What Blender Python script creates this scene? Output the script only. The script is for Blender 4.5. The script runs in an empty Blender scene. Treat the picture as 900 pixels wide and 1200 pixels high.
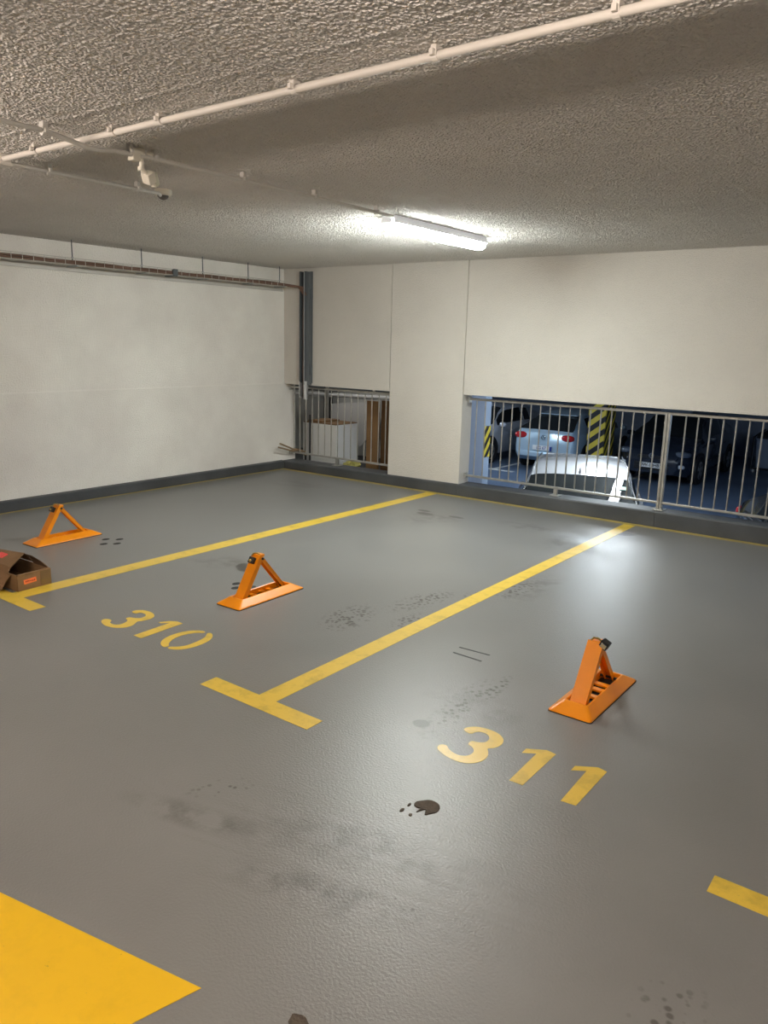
import bpy, bmesh, math, random
from mathutils import Vector, Matrix, noise
random.seed(7)
PI = math.pi
scene = bpy.context.scene
COL = scene.collection

# ------------------------------------------------------------------ helpers
class MB:
    """collects shapes in one bmesh; build() links them as ONE mesh object"""
    def __init__(s): s.bm = bmesh.new(); s.mi = 0
    def _new(s, faces):
        for f in faces: f.material_index = s.mi
    def box(s, x0, x1, y0, y1, z0, z1, rot=None, bevel=0):
        g = bmesh.ops.create_cube(s.bm, size=1)
        vs = g['verts']
        for v in vs:
            v.co = Vector(((x0+x1)/2+v.co.x*(x1-x0), (y0+y1)/2+v.co.y*(y1-y0), (z0+z1)/2+v.co.z*(z1-z0)))
        fs = {f for v in vs for f in v.link_faces}
        s._new(fs)
        if bevel:
            es = list({e for v in vs for e in v.link_edges})
            r = bmesh.ops.bevel(s.bm, geom=es, offset=bevel, segments=2, affect='EDGES', profile=.5)
            vs = list({v for f in r['faces'] for v in f.verts} | {v for v in vs if v.is_valid})
            s._new(r['faces'])
        if rot is not None:
            c = Vector(((x0+x1)/2, (y0+y1)/2, (z0+z1)/2))
            bmesh.ops.rotate(s.bm, verts=vs, cent=c, matrix=rot)
        return s
    def prism(s, pts, axis, a, b):
        """extrude a polygon of 2D points along axis from a to b"""
        def P(u, v, w):
            return {'x': (w, u, v), 'y': (u, w, v), 'z': (u, v, w)}[axis]
        lo = [s.bm.verts.new(P(u, v, a)) for u, v in pts]
        hi = [s.bm.verts.new(P(u, v, b)) for u, v in pts]
        n = len(pts); fs = [s.bm.faces.new(lo[::-1]), s.bm.faces.new(hi)]
        for i in range(n): fs.append(s.bm.faces.new((lo[i], lo[(i+1) % n], hi[(i+1) % n], hi[i])))
        s._new(fs); return s
    def loft(s, rings, cap=True, closed=True):
        R = [[s.bm.verts.new(p) for p in r] for r in rings]; n = len(R[0]); fs = []
        for a, b in zip(R, R[1:]):
            for i in range(n if closed else n-1):
                j = (i+1) % n
                fs.append(s.bm.faces.new((a[i], a[j], b[j], b[i])))
        if cap and closed:
            fs.append(s.bm.faces.new(R[0][::-1])); fs.append(s.bm.faces.new(R[-1]))
        s._new(fs); return s
    def tube(s, pts, r, seg=10, closed=False):
        pts = [Vector(p) for p in pts]; rings = []; n = len(pts); up = None
        for i, p in enumerate(pts):
            if closed: d = pts[(i+1) % n]-pts[i-1]
            else: d = pts[min(i+1, n-1)]-pts[max(i-1, 0)]
            d.normalize()
            if up is None: up = Vector((0, 0, 1)) if abs(d.z) < .9 else Vector((1, 0, 0))
            u = d.cross(up)
            if u.length < 1e-4: u = d.cross(Vector((1, 0, 0)))
            u.normalize(); w = u.cross(d).normalized(); up = w
            rr = r[i] if isinstance(r, (list, tuple)) else r
            rings.append([p+u*math.cos(2*PI*k/seg)*rr+w*math.sin(2*PI*k/seg)*rr for k in range(seg)])
        if closed: rings.append(rings[0]); return s.loft(rings, cap=False)
        return s.loft(rings)
    def lathe(s, c, prof, axis='z', seg=24):
        rings = []
        for r, h in prof:
            ring = []
            for k in range(seg):
                a = 2*PI*k/seg; u, v = r*math.cos(a), r*math.sin(a)
                q = {'z': (u, v, h), 'y': (u, h, v), 'x': (h, u, v)}[axis]
                ring.append(Vector(c)+Vector(q))
            rings.append(ring)
        return s.loft(rings)
    def build(s, name, mat, parent=None, smooth=False, loc=None):
        bmesh.ops.recalc_face_normals(s.bm, faces=s.bm.faces[:])
        me = bpy.data.meshes.new(name); s.bm.to_mesh(me); s.bm.free()
        for m in (mat if isinstance(mat, (list, tuple)) else [mat]): me.materials.append(m)
        o = bpy.data.objects.new(name, me); COL.objects.link(o)
        if parent: o.parent = parent
        if loc: o.location = loc
        if smooth:
            for p in me.polygons: p.use_smooth = True
            if smooth != 'all':
                try: me.set_sharp_from_angle(angle=math.radians(38))
                except Exception: pass
        return o

def tag(o, label=None, cat=None, group=None, kind=None):
    if label: o['label'] = label
    if cat: o['category'] = cat
    if group: o['group'] = group
    if kind: o['kind'] = kind
    return o
def empty(name, loc=(0, 0, 0), rz=0):
    o = bpy.data.objects.new(name, None); COL.objects.link(o)
    o.location = loc; o.rotation_euler = (0, 0, rz); o.empty_display_size = .1
    return o
def copy_tree(o, parent=None):
    c = o.copy(); COL.objects.link(c)
    if parent: c.parent = parent
    for ch in list(o.children): copy_tree(ch, c)
    return c
def chaikin(p, n=2):
    for _ in range(n):
        q = []
        for i in range(len(p)):
            a, b = p[i], p[(i+1) % len(p)]
            q += [(a[0]*.75+b[0]*.25, a[1]*.75+b[1]*.25), (a[0]*.25+b[0]*.75, a[1]*.25+b[1]*.75)]
        p = q
    return p

# ------------------------------------------------------------------ materials
def mat(name, col, rough=.5, metal=0., bump=None, vary=None, spec=.5, coat=0.):
    """bump=(scale, distance[, detail]); vary=(scale, amount)"""
    m = bpy.data.materials.new(name); m.use_nodes = True
    nt = m.node_tree; N = nt.nodes; L = nt.links; b = N['Principled BSDF']
    b.inputs['Base Color'].default_value = (*col, 1); b.inputs['Roughness'].default_value = rough
    b.inputs['Metallic'].default_value = metal; b.inputs['Specular IOR Level'].default_value = spec
    b.inputs['Coat Weight'].default_value = coat; b.inputs['Coat Roughness'].default_value = .05
    tc = N.new('ShaderNodeTexCoord')
    if vary:
        n = N.new('ShaderNodeTexNoise'); n.inputs['Scale'].default_value = vary[0]; n.inputs['Detail'].default_value = 5
        r = N.new('ShaderNodeValToRGB'); a = vary[1]
        r.color_ramp.elements[0].position = .3; r.color_ramp.elements[1].position = .7
        r.color_ramp.elements[0].color = (*[c*(1-a) for c in col], 1); r.color_ramp.elements[1].color = (*[min(1, c*(1+a)) for c in col], 1)
        L.new(tc.outputs['Object'], n.inputs['Vector']); L.new(n.outputs['Fac'], r.inputs['Fac']); L.new(r.outputs['Color'], b.inputs['Base Color'])
    if bump:
        n = N.new('ShaderNodeTexNoise'); n.inputs['Scale'].default_value = bump[0]; n.inputs['Detail'].default_value = bump[2] if len(bump) > 2 else 2
        bp = N.new('ShaderNodeBump'); bp.inputs['Distance'].default_value = bump[1]; bp.inputs['Strength'].default_value = 1
        L.new(tc.outputs['Object'], n.inputs['Vector']); L.new(n.outputs['Fac'], bp.inputs['Height']); L.new(bp.outputs['Normal'], b.inputs['Normal'])
    return m
def emit(name, col, strength):
    m = bpy.data.materials.new(name); m.use_nodes = True; b = m.node_tree.nodes['Principled BSDF']
    b.inputs['Base Color'].default_value = (.8, .8, .8, 1)
    b.inputs['Emission Color'].default_value = (*col, 1); b.inputs['Emission Strength'].default_value = strength
    return m
def glass_mat(name, col, rough=.02):
    m = bpy.data.materials.new(name); m.use_nodes = True; b = m.node_tree.nodes['Principled BSDF']
    b.inputs['Base Color'].default_value = (*col, 1); b.inputs['Roughness'].default_value = rough
    b.inputs['IOR'].default_value = 1.5; b.inputs['Transmission Weight'].default_value = .0
    b.inputs['Specular IOR Level'].default_value = .5
    return m

def floor_mat():
    m = bpy.data.materials.new('epoxy_floor'); m.use_nodes = True
    nt = m.node_tree; N = nt.nodes; L = nt.links; b = N['Principled BSDF']
    tc = N.new('ShaderNodeTexCoord'); O = tc.outputs['Object']
    def noise_(scale, detail=4, rough=.55, vec=None):
        n = N.new('ShaderNodeTexNoise'); n.inputs['Scale'].default_value = scale; n.inputs['Detail'].default_value = detail
        n.inputs['Roughness'].default_value = rough; L.new(vec or O, n.inputs['Vector']); return n.outputs['Fac']
    def math_(op, a, c=None, clamp=False):
        n = N.new('ShaderNodeMath'); n.operation = op; n.use_clamp = clamp
        for i, v in enumerate((a, c)):
            if v is None: continue
            if isinstance(v, (int, float)): n.inputs[i].default_value = v
            else: L.new(v, n.inputs[i])
        return n.outputs[0]
    def ramp(v, a, c):
        n = N.new('ShaderNodeMapRange'); n.inputs[1].default_value = a; n.inputs[2].default_value = c; L.new(v, n.inputs[0]); return n.outputs[0]
    def ell(cx, cy, rx, ry, ang=0):
        mp = N.new('ShaderNodeMapping'); mp.vector_type = 'TEXTURE'
        mp.inputs['Location'].default_value = (cx, cy, 0); mp.inputs['Rotation'].default_value = (0, 0, ang); mp.inputs['Scale'].default_value = (rx, ry, 100)
        L.new(O, mp.inputs['Vector'])
        ln = N.new('ShaderNodeVectorMath'); ln.operation = 'LENGTH'; L.new(mp.outputs[0], ln.inputs[0])
        return ramp(ln.outputs['Value'], 1, .35)
    mixes = []
    big = noise_(1.1, 5)
    base = N.new('ShaderNodeValToRGB'); base.color_ramp.elements[0].position = .3; base.color_ramp.elements[1].position = .72
    base.color_ramp.elements[0].color = (*FLOOR_A, 1); base.color_ramp.elements[1].color = (*FLOOR_B, 1)
    L.new(big, base.inputs['Fac'])
    col = base.outputs['Color']
    def mix(f, c, k):
        nonlocal col
        n = N.new('ShaderNodeMix'); n.data_type = 'RGBA'; L.new(math_('MULTIPLY', f, k, True), n.inputs[0])
        L.new(col, n.inputs[6]); n.inputs[7].default_value = (*c, 1); col = n.outputs[2]
    # tyre-print patches: dotted grime inside soft ellipses
    vor = N.new('ShaderNodeTexVoronoi'); vor.inputs['Scale'].default_value = 34; L.new(O, vor.inputs['Vector'])
    dots = ramp(math_('ADD', vor.outputs['Distance'], math_('MULTIPLY', noise_(9, 3), .7)), .84, .58)
    dirt = (.040, .033, .027)
    for e in [(-2.76, 4.12, .13, .38, -.15), (-2.93, 3.55, .17, .30, .2), (-2.56, 4.45, .06, .10, 0), (-2.38, 4.8, .12, .34, 0), (-1.74, 2.95, .09, .42, .1), (-2.60, 3.75, .10, .20, 0), (-1.70, 3.25, .05, .22, .1)]:
        mix(math_('MULTIPLY', ell(*e), dots), dirt, 1.1)
    for e in [(-.39, 1.80, .11, .20, 0), (-2.08, 1.78, .16, .07, .9), (-1.15, 1.72, .18, .05, .3)]:
        mix(math_('MULTIPLY', ell(*e), ramp(math_('ADD', vor.outputs['Distance'], math_('MULTIPLY', noise_(9, 3), .7)), .70, .50)), dirt, .7)
    sm = ramp(noise_(7, 5, .65), .44, .64)
    for e in [(-4.2, 6.2, .25, .34, .3), (-4.45, 3.85, .30, .20, .5), (-4.0, 6.35, .2, .2, 0), (-2.3, 4.9, .16, .5, 0), (-2.0, 1.6, .4, .08, .25), (-1.42, 1.86, .60, .16, .2), (-1.35, 1.60, .50, .10, .3), (-1.7, 3.0, .3, .2, 0), (-6.3, 6.7, .5, .2, .3), (-2.6, 6.3, .3, .5, 0), (-3.2, 6.6, .4, .2, 0)]:
        mix(math_('MULTIPLY', ell(*e), sm), dirt, .5)
    # oily smears
    for e in [(-4.273, 6.386, .13, .07, 0), (-3.95, 6.47, .12, .05, 0), (-4.36, 6.50, .10, .05, 0), (-2.50, 4.42, .07, .07, 0), (-1.785, 2.70, .055, .05, 0), (-4.22, 3.86, .08, .16, .9), (-2.45, 6.95, .20, .10, .3)]:
        mix(ramp(math_('MULTIPLY', ell(*e), math_('ADD', noise_(22, 3), .4)), .25, .5), (.05, .047, .043), .9)
    # long faint tyre swipes and fine scratches
    mp = N.new('ShaderNodeMapping'); mp.inputs['Scale'].default_value = (.6, 26, 1); mp.inputs['Rotation'].default_value = (0, 0, .25); L.new(O, mp.inputs['Vector'])
    st = ramp(noise_(1.3, 6, .7, mp.outputs[0]), .58, .75)
    mix(math_('MULTIPLY', st, ramp(noise_(.9, 2), .45, .6)), (.12, .11, .10), .10)
    L.new(col, b.inputs['Base Color'])
    rgh = N.new('ShaderNodeMapRange'); rgh.inputs[3].default_value = FLOOR_R[0]; rgh.inputs[4].default_value = FLOOR_R[1]
    mp2 = N.new('ShaderNodeMapping'); mp2.vector_type = 'TEXTURE'; mp2.inputs['Scale'].default_value = (.9, .028, 1); mp2.inputs['Rotation'].default_value = (0, 0, .22); L.new(O, mp2.inputs['Vector'])
    sw = math_('MULTIPLY', ramp(noise_(1.0, 5, .7, mp2.outputs[0]), .45, .7), ell(-1.45, 1.78, .75, .42, .2))
    mix(sw, (.13, .12, .11), .45); L.new(col, b.inputs['Base Color'])
    L.new(math_('ADD', math_('MULTIPLY', noise_(2.2, 3, .5), .85), math_('MULTIPLY', sw, .5)), rgh.inputs[0]); L.new(rgh.outputs[0], b.inputs['Roughness'])
    b.inputs['Specular IOR Level'].default_value = FLOOR_SPEC
    bp = N.new('ShaderNodeBump'); bp.inputs['Distance'].default_value = .0020; bp.inputs['Strength'].default_value = .8
    L.new(noise_(105, 3), bp.inputs['Height']); L.new(bp.outputs['Normal'], b.inputs['Normal'])
    return m
def plaster_mat(name, col, s1, d1, ridges=False, vary=.06, rough=.9, stain=None):
    m = bpy.data.materials.new(name); m.use_nodes = True
    nt = m.node_tree; N = nt.nodes; L = nt.links; b = N['Principled BSDF']
    tc = N.new('ShaderNodeTexCoord'); O = tc.outputs['Object']
    n = N.new('ShaderNodeTexNoise'); n.inputs['Scale'].default_value = s1; n.inputs['Detail'].default_value = 2.5; L.new(O, n.inputs['Vector'])
    sh = N.new('ShaderNodeMapRange'); sh.inputs[1].default_value = .30; sh.inputs[2].default_value = .75; L.new(n.outputs['Fac'], sh.inputs[0])
    h = sh.outputs[0]
    if ridges:   # round popcorn grains
        vn = N.new('ShaderNodeTexVoronoi'); vn.inputs['Scale'].default_value = s1; L.new(O, vn.inputs['Vector'])
        g1 = N.new('ShaderNodeMapRange'); g1.interpolation_type = 'SMOOTHSTEP'; g1.inputs[1].default_value = .72; g1.inputs[2].default_value = .12; L.new(vn.outputs['Distance'], g1.inputs[0])
        g2 = N.new('ShaderNodeMath'); g2.operation = 'MULTIPLY_ADD'; L.new(h, g2.inputs[0]); g2.inputs[1].default_value = .55; L.new(g1.outputs[0], g2.inputs[2]); h = g2.outputs[0]
    if ridges:   # a few trowelled joints in the spray coat
        w = N.new('ShaderNodeSeparateXYZ'); L.new(O, w.inputs[0])
        for (axis, c) in (('Y', 1.985), ('X', -1.2)):
            a = N.new('ShaderNodeMath'); a.operation = 'SUBTRACT'; L.new(w.outputs[axis], a.inputs[0]); a.inputs[1].default_value = c
            a2 = N.new('ShaderNodeMath'); a2.operation = 'ABSOLUTE'; L.new(a.outputs[0], a2.inputs[0])
            a3 = N.new('ShaderNodeMapRange'); a3.inputs[1].default_value = .015; a3.inputs[2].default_value = 0; a3.inputs[4].default_value = .5; L.new(a2.outputs[0], a3.inputs[0])
            a4 = N.new('ShaderNodeMath'); a4.operation = 'ADD'; L.new(h, a4.inputs[0]); L.new(a3.outputs[0], a4.inputs[1]); h = a4.outputs[0]
    if ridges:
        dn = N.new('ShaderNodeDisplacement'); dn.inputs['Midlevel'].default_value = 0; dn.inputs['Scale'].default_value = d1
        L.new(h, dn.inputs['Height']); L.new(dn.outputs[0], N['Material Output'].inputs['Displacement']); m.displacement_method = 'BOTH'
    else:
        bp = N.new('ShaderNodeBump'); bp.inputs['Distance'].default_value = d1; L.new(h, bp.inputs['Height']); L.new(bp.outputs['Normal'], b.inputs['Normal'])
    v = N.new('ShaderNodeTexNoise'); v.inputs['Scale'].default_value = .9; v.inputs['Detail'].default_value = 5; v.inputs['Roughness'].default_value = .6; L.new(O, v.inputs['Vector'])
    r = N.new('ShaderNodeValToRGB'); r.color_ramp.elements[0].position = .32; r.color_ramp.elements[1].position = .7
    r.color_ramp.elements[0].color = (*[c*(1-vary) for c in col], 1); r.color_ramp.elements[1].color = (*[min(1, c*(1+vary)) for c in col], 1)
    L.new(v.outputs['Fac'], r.inputs['Fac']); L.new(r.outputs['Color'], b.inputs['Base Color'])
    b.inputs['Roughness'].default_value = rough; b.inputs['Specular IOR Level'].default_value = .3
    return m
def paint_mat(name, col, wear=.35, rough=.35):
    """road paint with worn specks of the floor showing through"""
    m = bpy.data.materials.new(name); m.use_nodes = True
    nt = m.node_tree; N = nt.nodes; L = nt.links; b = N['Principled BSDF']
    tc = N.new('ShaderNodeTexCoord'); O = tc.outputs['Object']
    n = N.new('ShaderNodeTexNoise'); n.inputs['Scale'].default_value = 6; n.inputs['Detail'].default_value = 8; n.inputs['Roughness'].default_value = .7; L.new(O, n.inputs['Vector'])
    r = N.new('ShaderNodeValToRGB'); e = r.color_ramp.elements
    e[0].position = .28; e[1].position = .5; e[0].color = (*[c*(1-wear) for c in col], 1); e[1].color = (*col, 1)
    L.new(n.outputs['Fac'], r.inputs['Fac'])
    n2 = N.new('ShaderNodeTexNoise'); n2.inputs['Scale'].default_value = 26; n2.inputs['Detail'].default_value = 6; n2.inputs['Roughness'].default_value = .7; L.new(O, n2.inputs['Vector'])
    mr = N.new('ShaderNodeMapRange'); mr.inputs[1].default_value = .66; mr.inputs[2].default_value = .72; mr.inputs[4].default_value = .6; L.new(n2.outputs['Fac'], mr.inputs[0])
    mx = N.new('ShaderNodeMix'); mx.data_type = 'RGBA'; L.new(mr.outputs[0], mx.inputs[0]); L.new(r.outputs['Color'], mx.inputs[6]); mx.inputs[7].default_value = (.14, .11, .06, 1)
    L.new(mx.outputs[2], b.inputs['Base Color']); b.inputs['Roughness'].default_value = rough
    bp = N.new('ShaderNodeBump'); bp.inputs['Distance'].default_value = .0006; L.new(n2.outputs['Fac'], bp.inputs['Height']); L.new(bp.outputs['Normal'], b.inputs['Normal'])
    return m
def hazard_mat(name, w, ang, axis):
    """yellow and black diagonal bands of width w"""
    m = bpy.data.materials.new(name); m.use_nodes = True
    nt = m.node_tree; N = nt.nodes; L = nt.links; b = N['Principled BSDF']
    tc = N.new('ShaderNodeTexCoord'); sp = N.new('ShaderNodeSeparateXYZ'); L.new(tc.outputs['Object'], sp.inputs[0])
    k = N.new('ShaderNodeMath'); k.operation = 'MULTIPLY_ADD'; L.new(sp.outputs[axis], k.inputs[0]); k.inputs[1].default_value = -math.tan(ang); L.new(sp.outputs['Z'], k.inputs[2])
    d = N.new('ShaderNodeMath'); d.operation = 'MODULO'; a = N.new('ShaderNodeMath'); a.operation = 'ADD'; a.inputs[1].default_value = 100*w; L.new(k.outputs[0], a.inputs[0]); L.new(a.outputs[0], d.inputs[0]); d.inputs[1].default_value = 2*w
    g = N.new('ShaderNodeMath'); g.operation = 'GREATER_THAN'; L.new(d.outputs[0], g.inputs[0]); g.inputs[1].default_value = w
    mx = N.new('ShaderNodeMix'); mx.data_type = 'RGBA'; L.new(g.outputs[0], mx.inputs[0]); mx.inputs[6].default_value = (.62, .48, .05, 1); mx.inputs[7].default_value = (.012, .012, .015, 1)
    L.new(mx.outputs[2], b.inputs['Base Color']); b.inputs['Roughness'].default_value = .5
    return m

FLOOR_A = (.174, .173, .167); FLOOR_B = (.208, .206, .199); FLOOR_R = (.288, .40); FLOOR_SPEC = .5
M = {}
M['floor'] = floor_mat()
M['ceiling'] = plaster_mat('sprayed_ceiling', (.63, .605, .57), 80, .0037, ridges=True, vary=.05)
M['wall'] = plaster_mat('cream_render', (.655, .62, .565), 110, .0045, vary=.05)
M['wall_left'] = plaster_mat('grey_cream_render', (.93, .885, .83), 105, .0060, vary=.10)
M['kerb'] = mat('kerb_grey', (.062, .066, .071), .55, bump=(60, .002), vary=(2.5, .22))
M['yellow'] = paint_mat('yellow_road_paint', (.74, .51, .06))
M['yellow_block'] = paint_mat('fresh_yellow_paint', (.82, .49, .011), wear=.10)
M['yellow_edge'] = paint_mat('dirty_yellow_paint', (.46, .34, .08), wear=.45)
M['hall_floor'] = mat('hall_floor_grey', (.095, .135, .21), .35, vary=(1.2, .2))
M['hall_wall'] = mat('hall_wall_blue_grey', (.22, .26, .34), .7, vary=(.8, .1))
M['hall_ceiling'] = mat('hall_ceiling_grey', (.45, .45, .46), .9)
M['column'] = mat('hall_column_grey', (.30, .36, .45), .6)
M['recess_wall'] = mat('recess_wall_grey', (.50, .50, .48), .8, vary=(2, .08))
M['rail'] = mat('galvanised_rail', (.42, .41, .38), .38, .65, vary=(14, .12))
M['galv'] = mat('galvanised_steel', (.42, .44, .46), .4, .7)
M['dark_steel'] = mat('dark_zinc_steel', (.12, .135, .145), .5, .4)
M['white_pvc'] = mat('white_pvc', (.72, .68, .62), .45)
M['grey_pvc'] = mat('grey_pvc', (.58, .56, .52), .5)
M['white_case'] = mat('white_sensor_case', (.72, .68, .58), .45)
M['lens'] = mat('smoky_lens', (.10, .09, .08), .2)
M['orange'] = mat('orange_powder_coat', (.93, .30, .006), .28, bump=(260, .0003), vary=(9, .05), spec=.4)
M['orange_dark'] = mat('black_rubber', (.015, .015, .015), .7)
M['brass'] = mat('brass_lock', (.65, .48, .18), .3, .9)
M['chrome'] = mat('chrome_lock', (.75, .74, .72), .18, 1)
M['black'] = mat('black_plastic', (.012, .012, .013), .4)
M['card'] = mat('corrugated_cardboard', (.235, .135, .060), .8, bump=(40, .002), vary=(5, .18))
M['card_in'] = mat('cardboard_inside', (.16, .090, .045), .85, vary=(6, .15))
M['card_tape'] = mat('brown_packing_tape', (.20, .13, .06), .15)
M['sticker'] = mat('orange_sticker', (.95, .22, .06), .5)
M['sticker_red'] = mat('red_sticker', (.85, .09, .08), .5)
M['sticker_ink'] = mat('sticker_ink', (.30, .03, .01), .6)
M['cable_brown'] = mat('brown_cable', (.17, .095, .066), .5)
M['cable_white'] = mat('pale_cable', (.55, .50, .44), .5)
M['cable_dark'] = mat('dark_cable', (.05, .045, .04), .5)
M['white_panel'] = mat('white_laminate', (.74, .74, .72), .5, vary=(1.5, .04))
M['grey_panel'] = mat('pale_grey_board', (.50, .50, .50), .6)
M['brown_board'] = mat('brown_chipboard', (.24, .135, .055), .7, vary=(4, .15))
M['brown_board_dark'] = mat('dark_brown_chipboard', (.15, .08, .03), .7, vary=(4, .15))
M['wood'] = mat('wooden_rod', (.30, .20, .11), .6)
M['iron'] = mat('black_iron', (.02, .02, .022), .5)
M['lamp_body'] = mat('grey_lamp_housing', (.80, .81, .82), .4)
M['lamp_body'].node_tree.nodes['Principled BSDF'].inputs['Emission Color'].default_value = (.9, .95, 1, 1); M['lamp_body'].node_tree.nodes['Principled BSDF'].inputs['Emission Strength'].default_value = .28   # translucent housing glows a little
M['lamp'] = emit('cool_tube_diffuser', (.94, 1.0, .955), 190)
M['lamp_warm'] = emit('warm_tube_diffuser', (1.0, .85, .74), 245)
M['lamp_hall'] = emit('hall_tube_diffuser', (.78, .90, 1.0), 150)
M['lamp_hall_soft'] = emit('soft_hall_tube_diffuser', (.85, .94, 1.0), 85)
M['lamp_hall_blue'] = emit('blue_white_tube_diffuser', (.55, .74, 1.0), 300)
M['fill_recess'] = emit('recess_fill_diffuser', (1.0, .98, .92), 16)  # emission of the added fill lamp in the recess
M['tyre'] = mat('tyre_rubber', (.012, .012, .013), .75)
M['rim'] = mat('alloy_rim', (.45, .46, .48), .3, .8)
M['mud'] = mat('dried_mud', (.060, .045, .030), .8, bump=(90, .003), vary=(30, .3))
M['mark'] = mat('black_scuff', (.018, .018, .018), .7)
M['bag'] = mat('yellow_green_bag', (.42, .38, .10), .6, bump=(25, .01))
M['bin'] = mat('grey_bin_plastic', (.20, .24, .31), .5)
M['plate_white'] = mat('white_number_plate', (.75, .75, .74), .4)
M['plate_blue'] = mat('blue_number_plate', (.03, .06, .30), .4)
M['red_light'] = mat('red_tail_lens', (.45, .012, .015), .15, coat=.6)
M['smoked_light'] = mat('smoked_headlamp', (.09, .11, .15), .1, coat=.8)
M['white_light'] = mat('clear_headlamp', (.55, .60, .66), .1, coat=.6)
M['green_sticker'] = mat('green_windscreen_sticker', (.45, .75, .60), .5)

# ------------------------------------------------------------------ room dimensions
H = 2.592; YB = 7.472; XL = -7.33; XR = 4.6; YF = -5.0
PX0, PX1 = -5.575, -4.541          # pillar between the two openings
OPR = -0.05                         # right end of the wide opening
TW = .20                            # wall thickness
ZL = -1.42                          # floor level of the lower hall
HC = 1.22                           # ceiling level of the lower hall

# floor --------------------------------------------------------------
f = MB(); f.box(XL-.2, XR+.2, YF-.2, YB+TW, -.25, 0)
floor = tag(f.build('floor', M['floor']), 'grey glossy epoxy garage floor with yellow bay markings', 'floor', kind='structure')
c = MB()   # underside in patches that the render subdivides for the sprayed relief
gx = [XL-.2, XL]+[XL+(1.4-XL)*i/20 for i in range(1, 21)]+[2.2, 3.4, XR+.2]
gy = [YF-.2, -1.5, .5, .9]+[.9+(3.5-.9)*i/7 for i in range(1, 8)]+[3.5+(YB+TW-3.5)*i/8 for i in range(1, 9)]
gv = [[c.bm.verts.new((x, y, H)) for y in gy] for x in gx]
tv = [c.bm.verts.new((x, y, H+.25)) for x, y in ((gx[0], gy[0]), (gx[-1], gy[0]), (gx[-1], gy[-1]), (gx[0], gy[-1]))]
for i in range(len(gx)-1):
    for j in range(len(gy)-1): c.bm.faces.new((gv[i][j], gv[i][j+1], gv[i+1][j+1], gv[i+1][j]))
c.bm.faces.new(tv)
c.bm.faces.new([r_[0] for r_ in gv]+[tv[1], tv[0]]); c.bm.faces.new([r_[-1] for r_ in gv]+[tv[2], tv[3]])
c.bm.faces.new(gv[0]+[tv[3], tv[0]]); c.bm.faces.new(gv[-1]+[tv[2], tv[1]])
ceiling = tag(c.build('ceiling', M['ceiling']), 'rough sprayed plaster garage ceiling', 'ceiling', kind='structure')

sm_ = ceiling.modifiers.new('relief', 'SUBSURF'); sm_.subdivision_type = 'SIMPLE'; sm_.levels = 0; sm_.render_levels = 6
w = MB()
w.box(PX0+.012, PX1-.004, YB-.012, YB+TW, 0, H)                  # pillar panel, a little proud
w.box(XL-.2, PX0-.003, YB, YB+TW, 1.128, H)               # above the storage opening
w.box(PX1+.003, OPR, YB, YB+TW, 1.150, H)               # above the wide opening
w.box(OPR, XR, YB, YB+TW, 0, H)
w.box(PX0-.004, PX0+.013, YB+.02, YB+TW-.01, 1.128, H)
w.box(PX1-.005, PX1+.004, YB+.01, YB+TW-.01, 1.15, H)
wall_back = tag(w.build('wall_back', M['wall']), 'cream rendered end wall with two railed openings', 'wall', kind='structure')
w = MB()
w.box(XL-.2, XL, YF, YB+TW, 1.135, H)
w.box(XL-.2, XL+.007, YF, YB+TW, 0, 1.13)
w.prism([(XL-.1, 1.13), (XL+.007, 1.13), (XL, 1.142), (XL-.1, 1.142)], 'y', YF, YB+TW)
wall_left = tag(w.build('wall_left', M['wall_left']), 'long cream rendered side wall under the cable tray', 'wall', kind='structure')
w = MB(); w.box(XR, XR+.2, YF-.2, YB+TW, 0, H)
tag(w.build('wall_right', M['wall']), 'cream wall to the right of the bays', 'wall', kind='structure')
w = MB(); w.box(XL-.2, XR+.2, YF-.2, YF, 0, H)
tag(w.build('wall_front', M['wall']), 'cream wall behind the driving lane', 'wall', kind='structure')

# kerbs along the walls
def kerb_y(x): return 7.408+(x+7.33)*.0085
def kerb_z(x): return .102+(x+7.33)*.0105
k = MB()
for x0, x1, deep in ((XL, PX0-.0015, 1), (PX0+.0015, PX1-.015, 0), (PX1-.012, -2.297, 1), (-2.294, OPR, 1), (OPR+.003, XR, 0)):
    yb = YB+TW if deep else YB-.011
    ch = .012
    rings = []
    for x in (x0, x1):
        y, z = min(kerb_y(x), 7.455), min(kerb_z(x), .17)
        rings.append([(x, y, 0), (x, y, z-ch), (x, y+ch*.8, z), (x, yb, z+.002), (x, yb, 0)])
    k.loft(rings)
bb = tag(k.build('baseboard_back', M['kerb']), 'dark grey kerb along the end wall', 'kerb', kind='structure')
k = MB()
k.loft([[(XL+.007, y, 0), (XL+.06, y, 0), (XL+.06, y, .098), (XL+.05, y, .108), (XL+.007, y, .11)] for y in (YF, 7.405)])
tag(k.build('baseboard_left', M['kerb']), 'dark grey kerb along the side wall', 'kerb', kind='structure')

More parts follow.
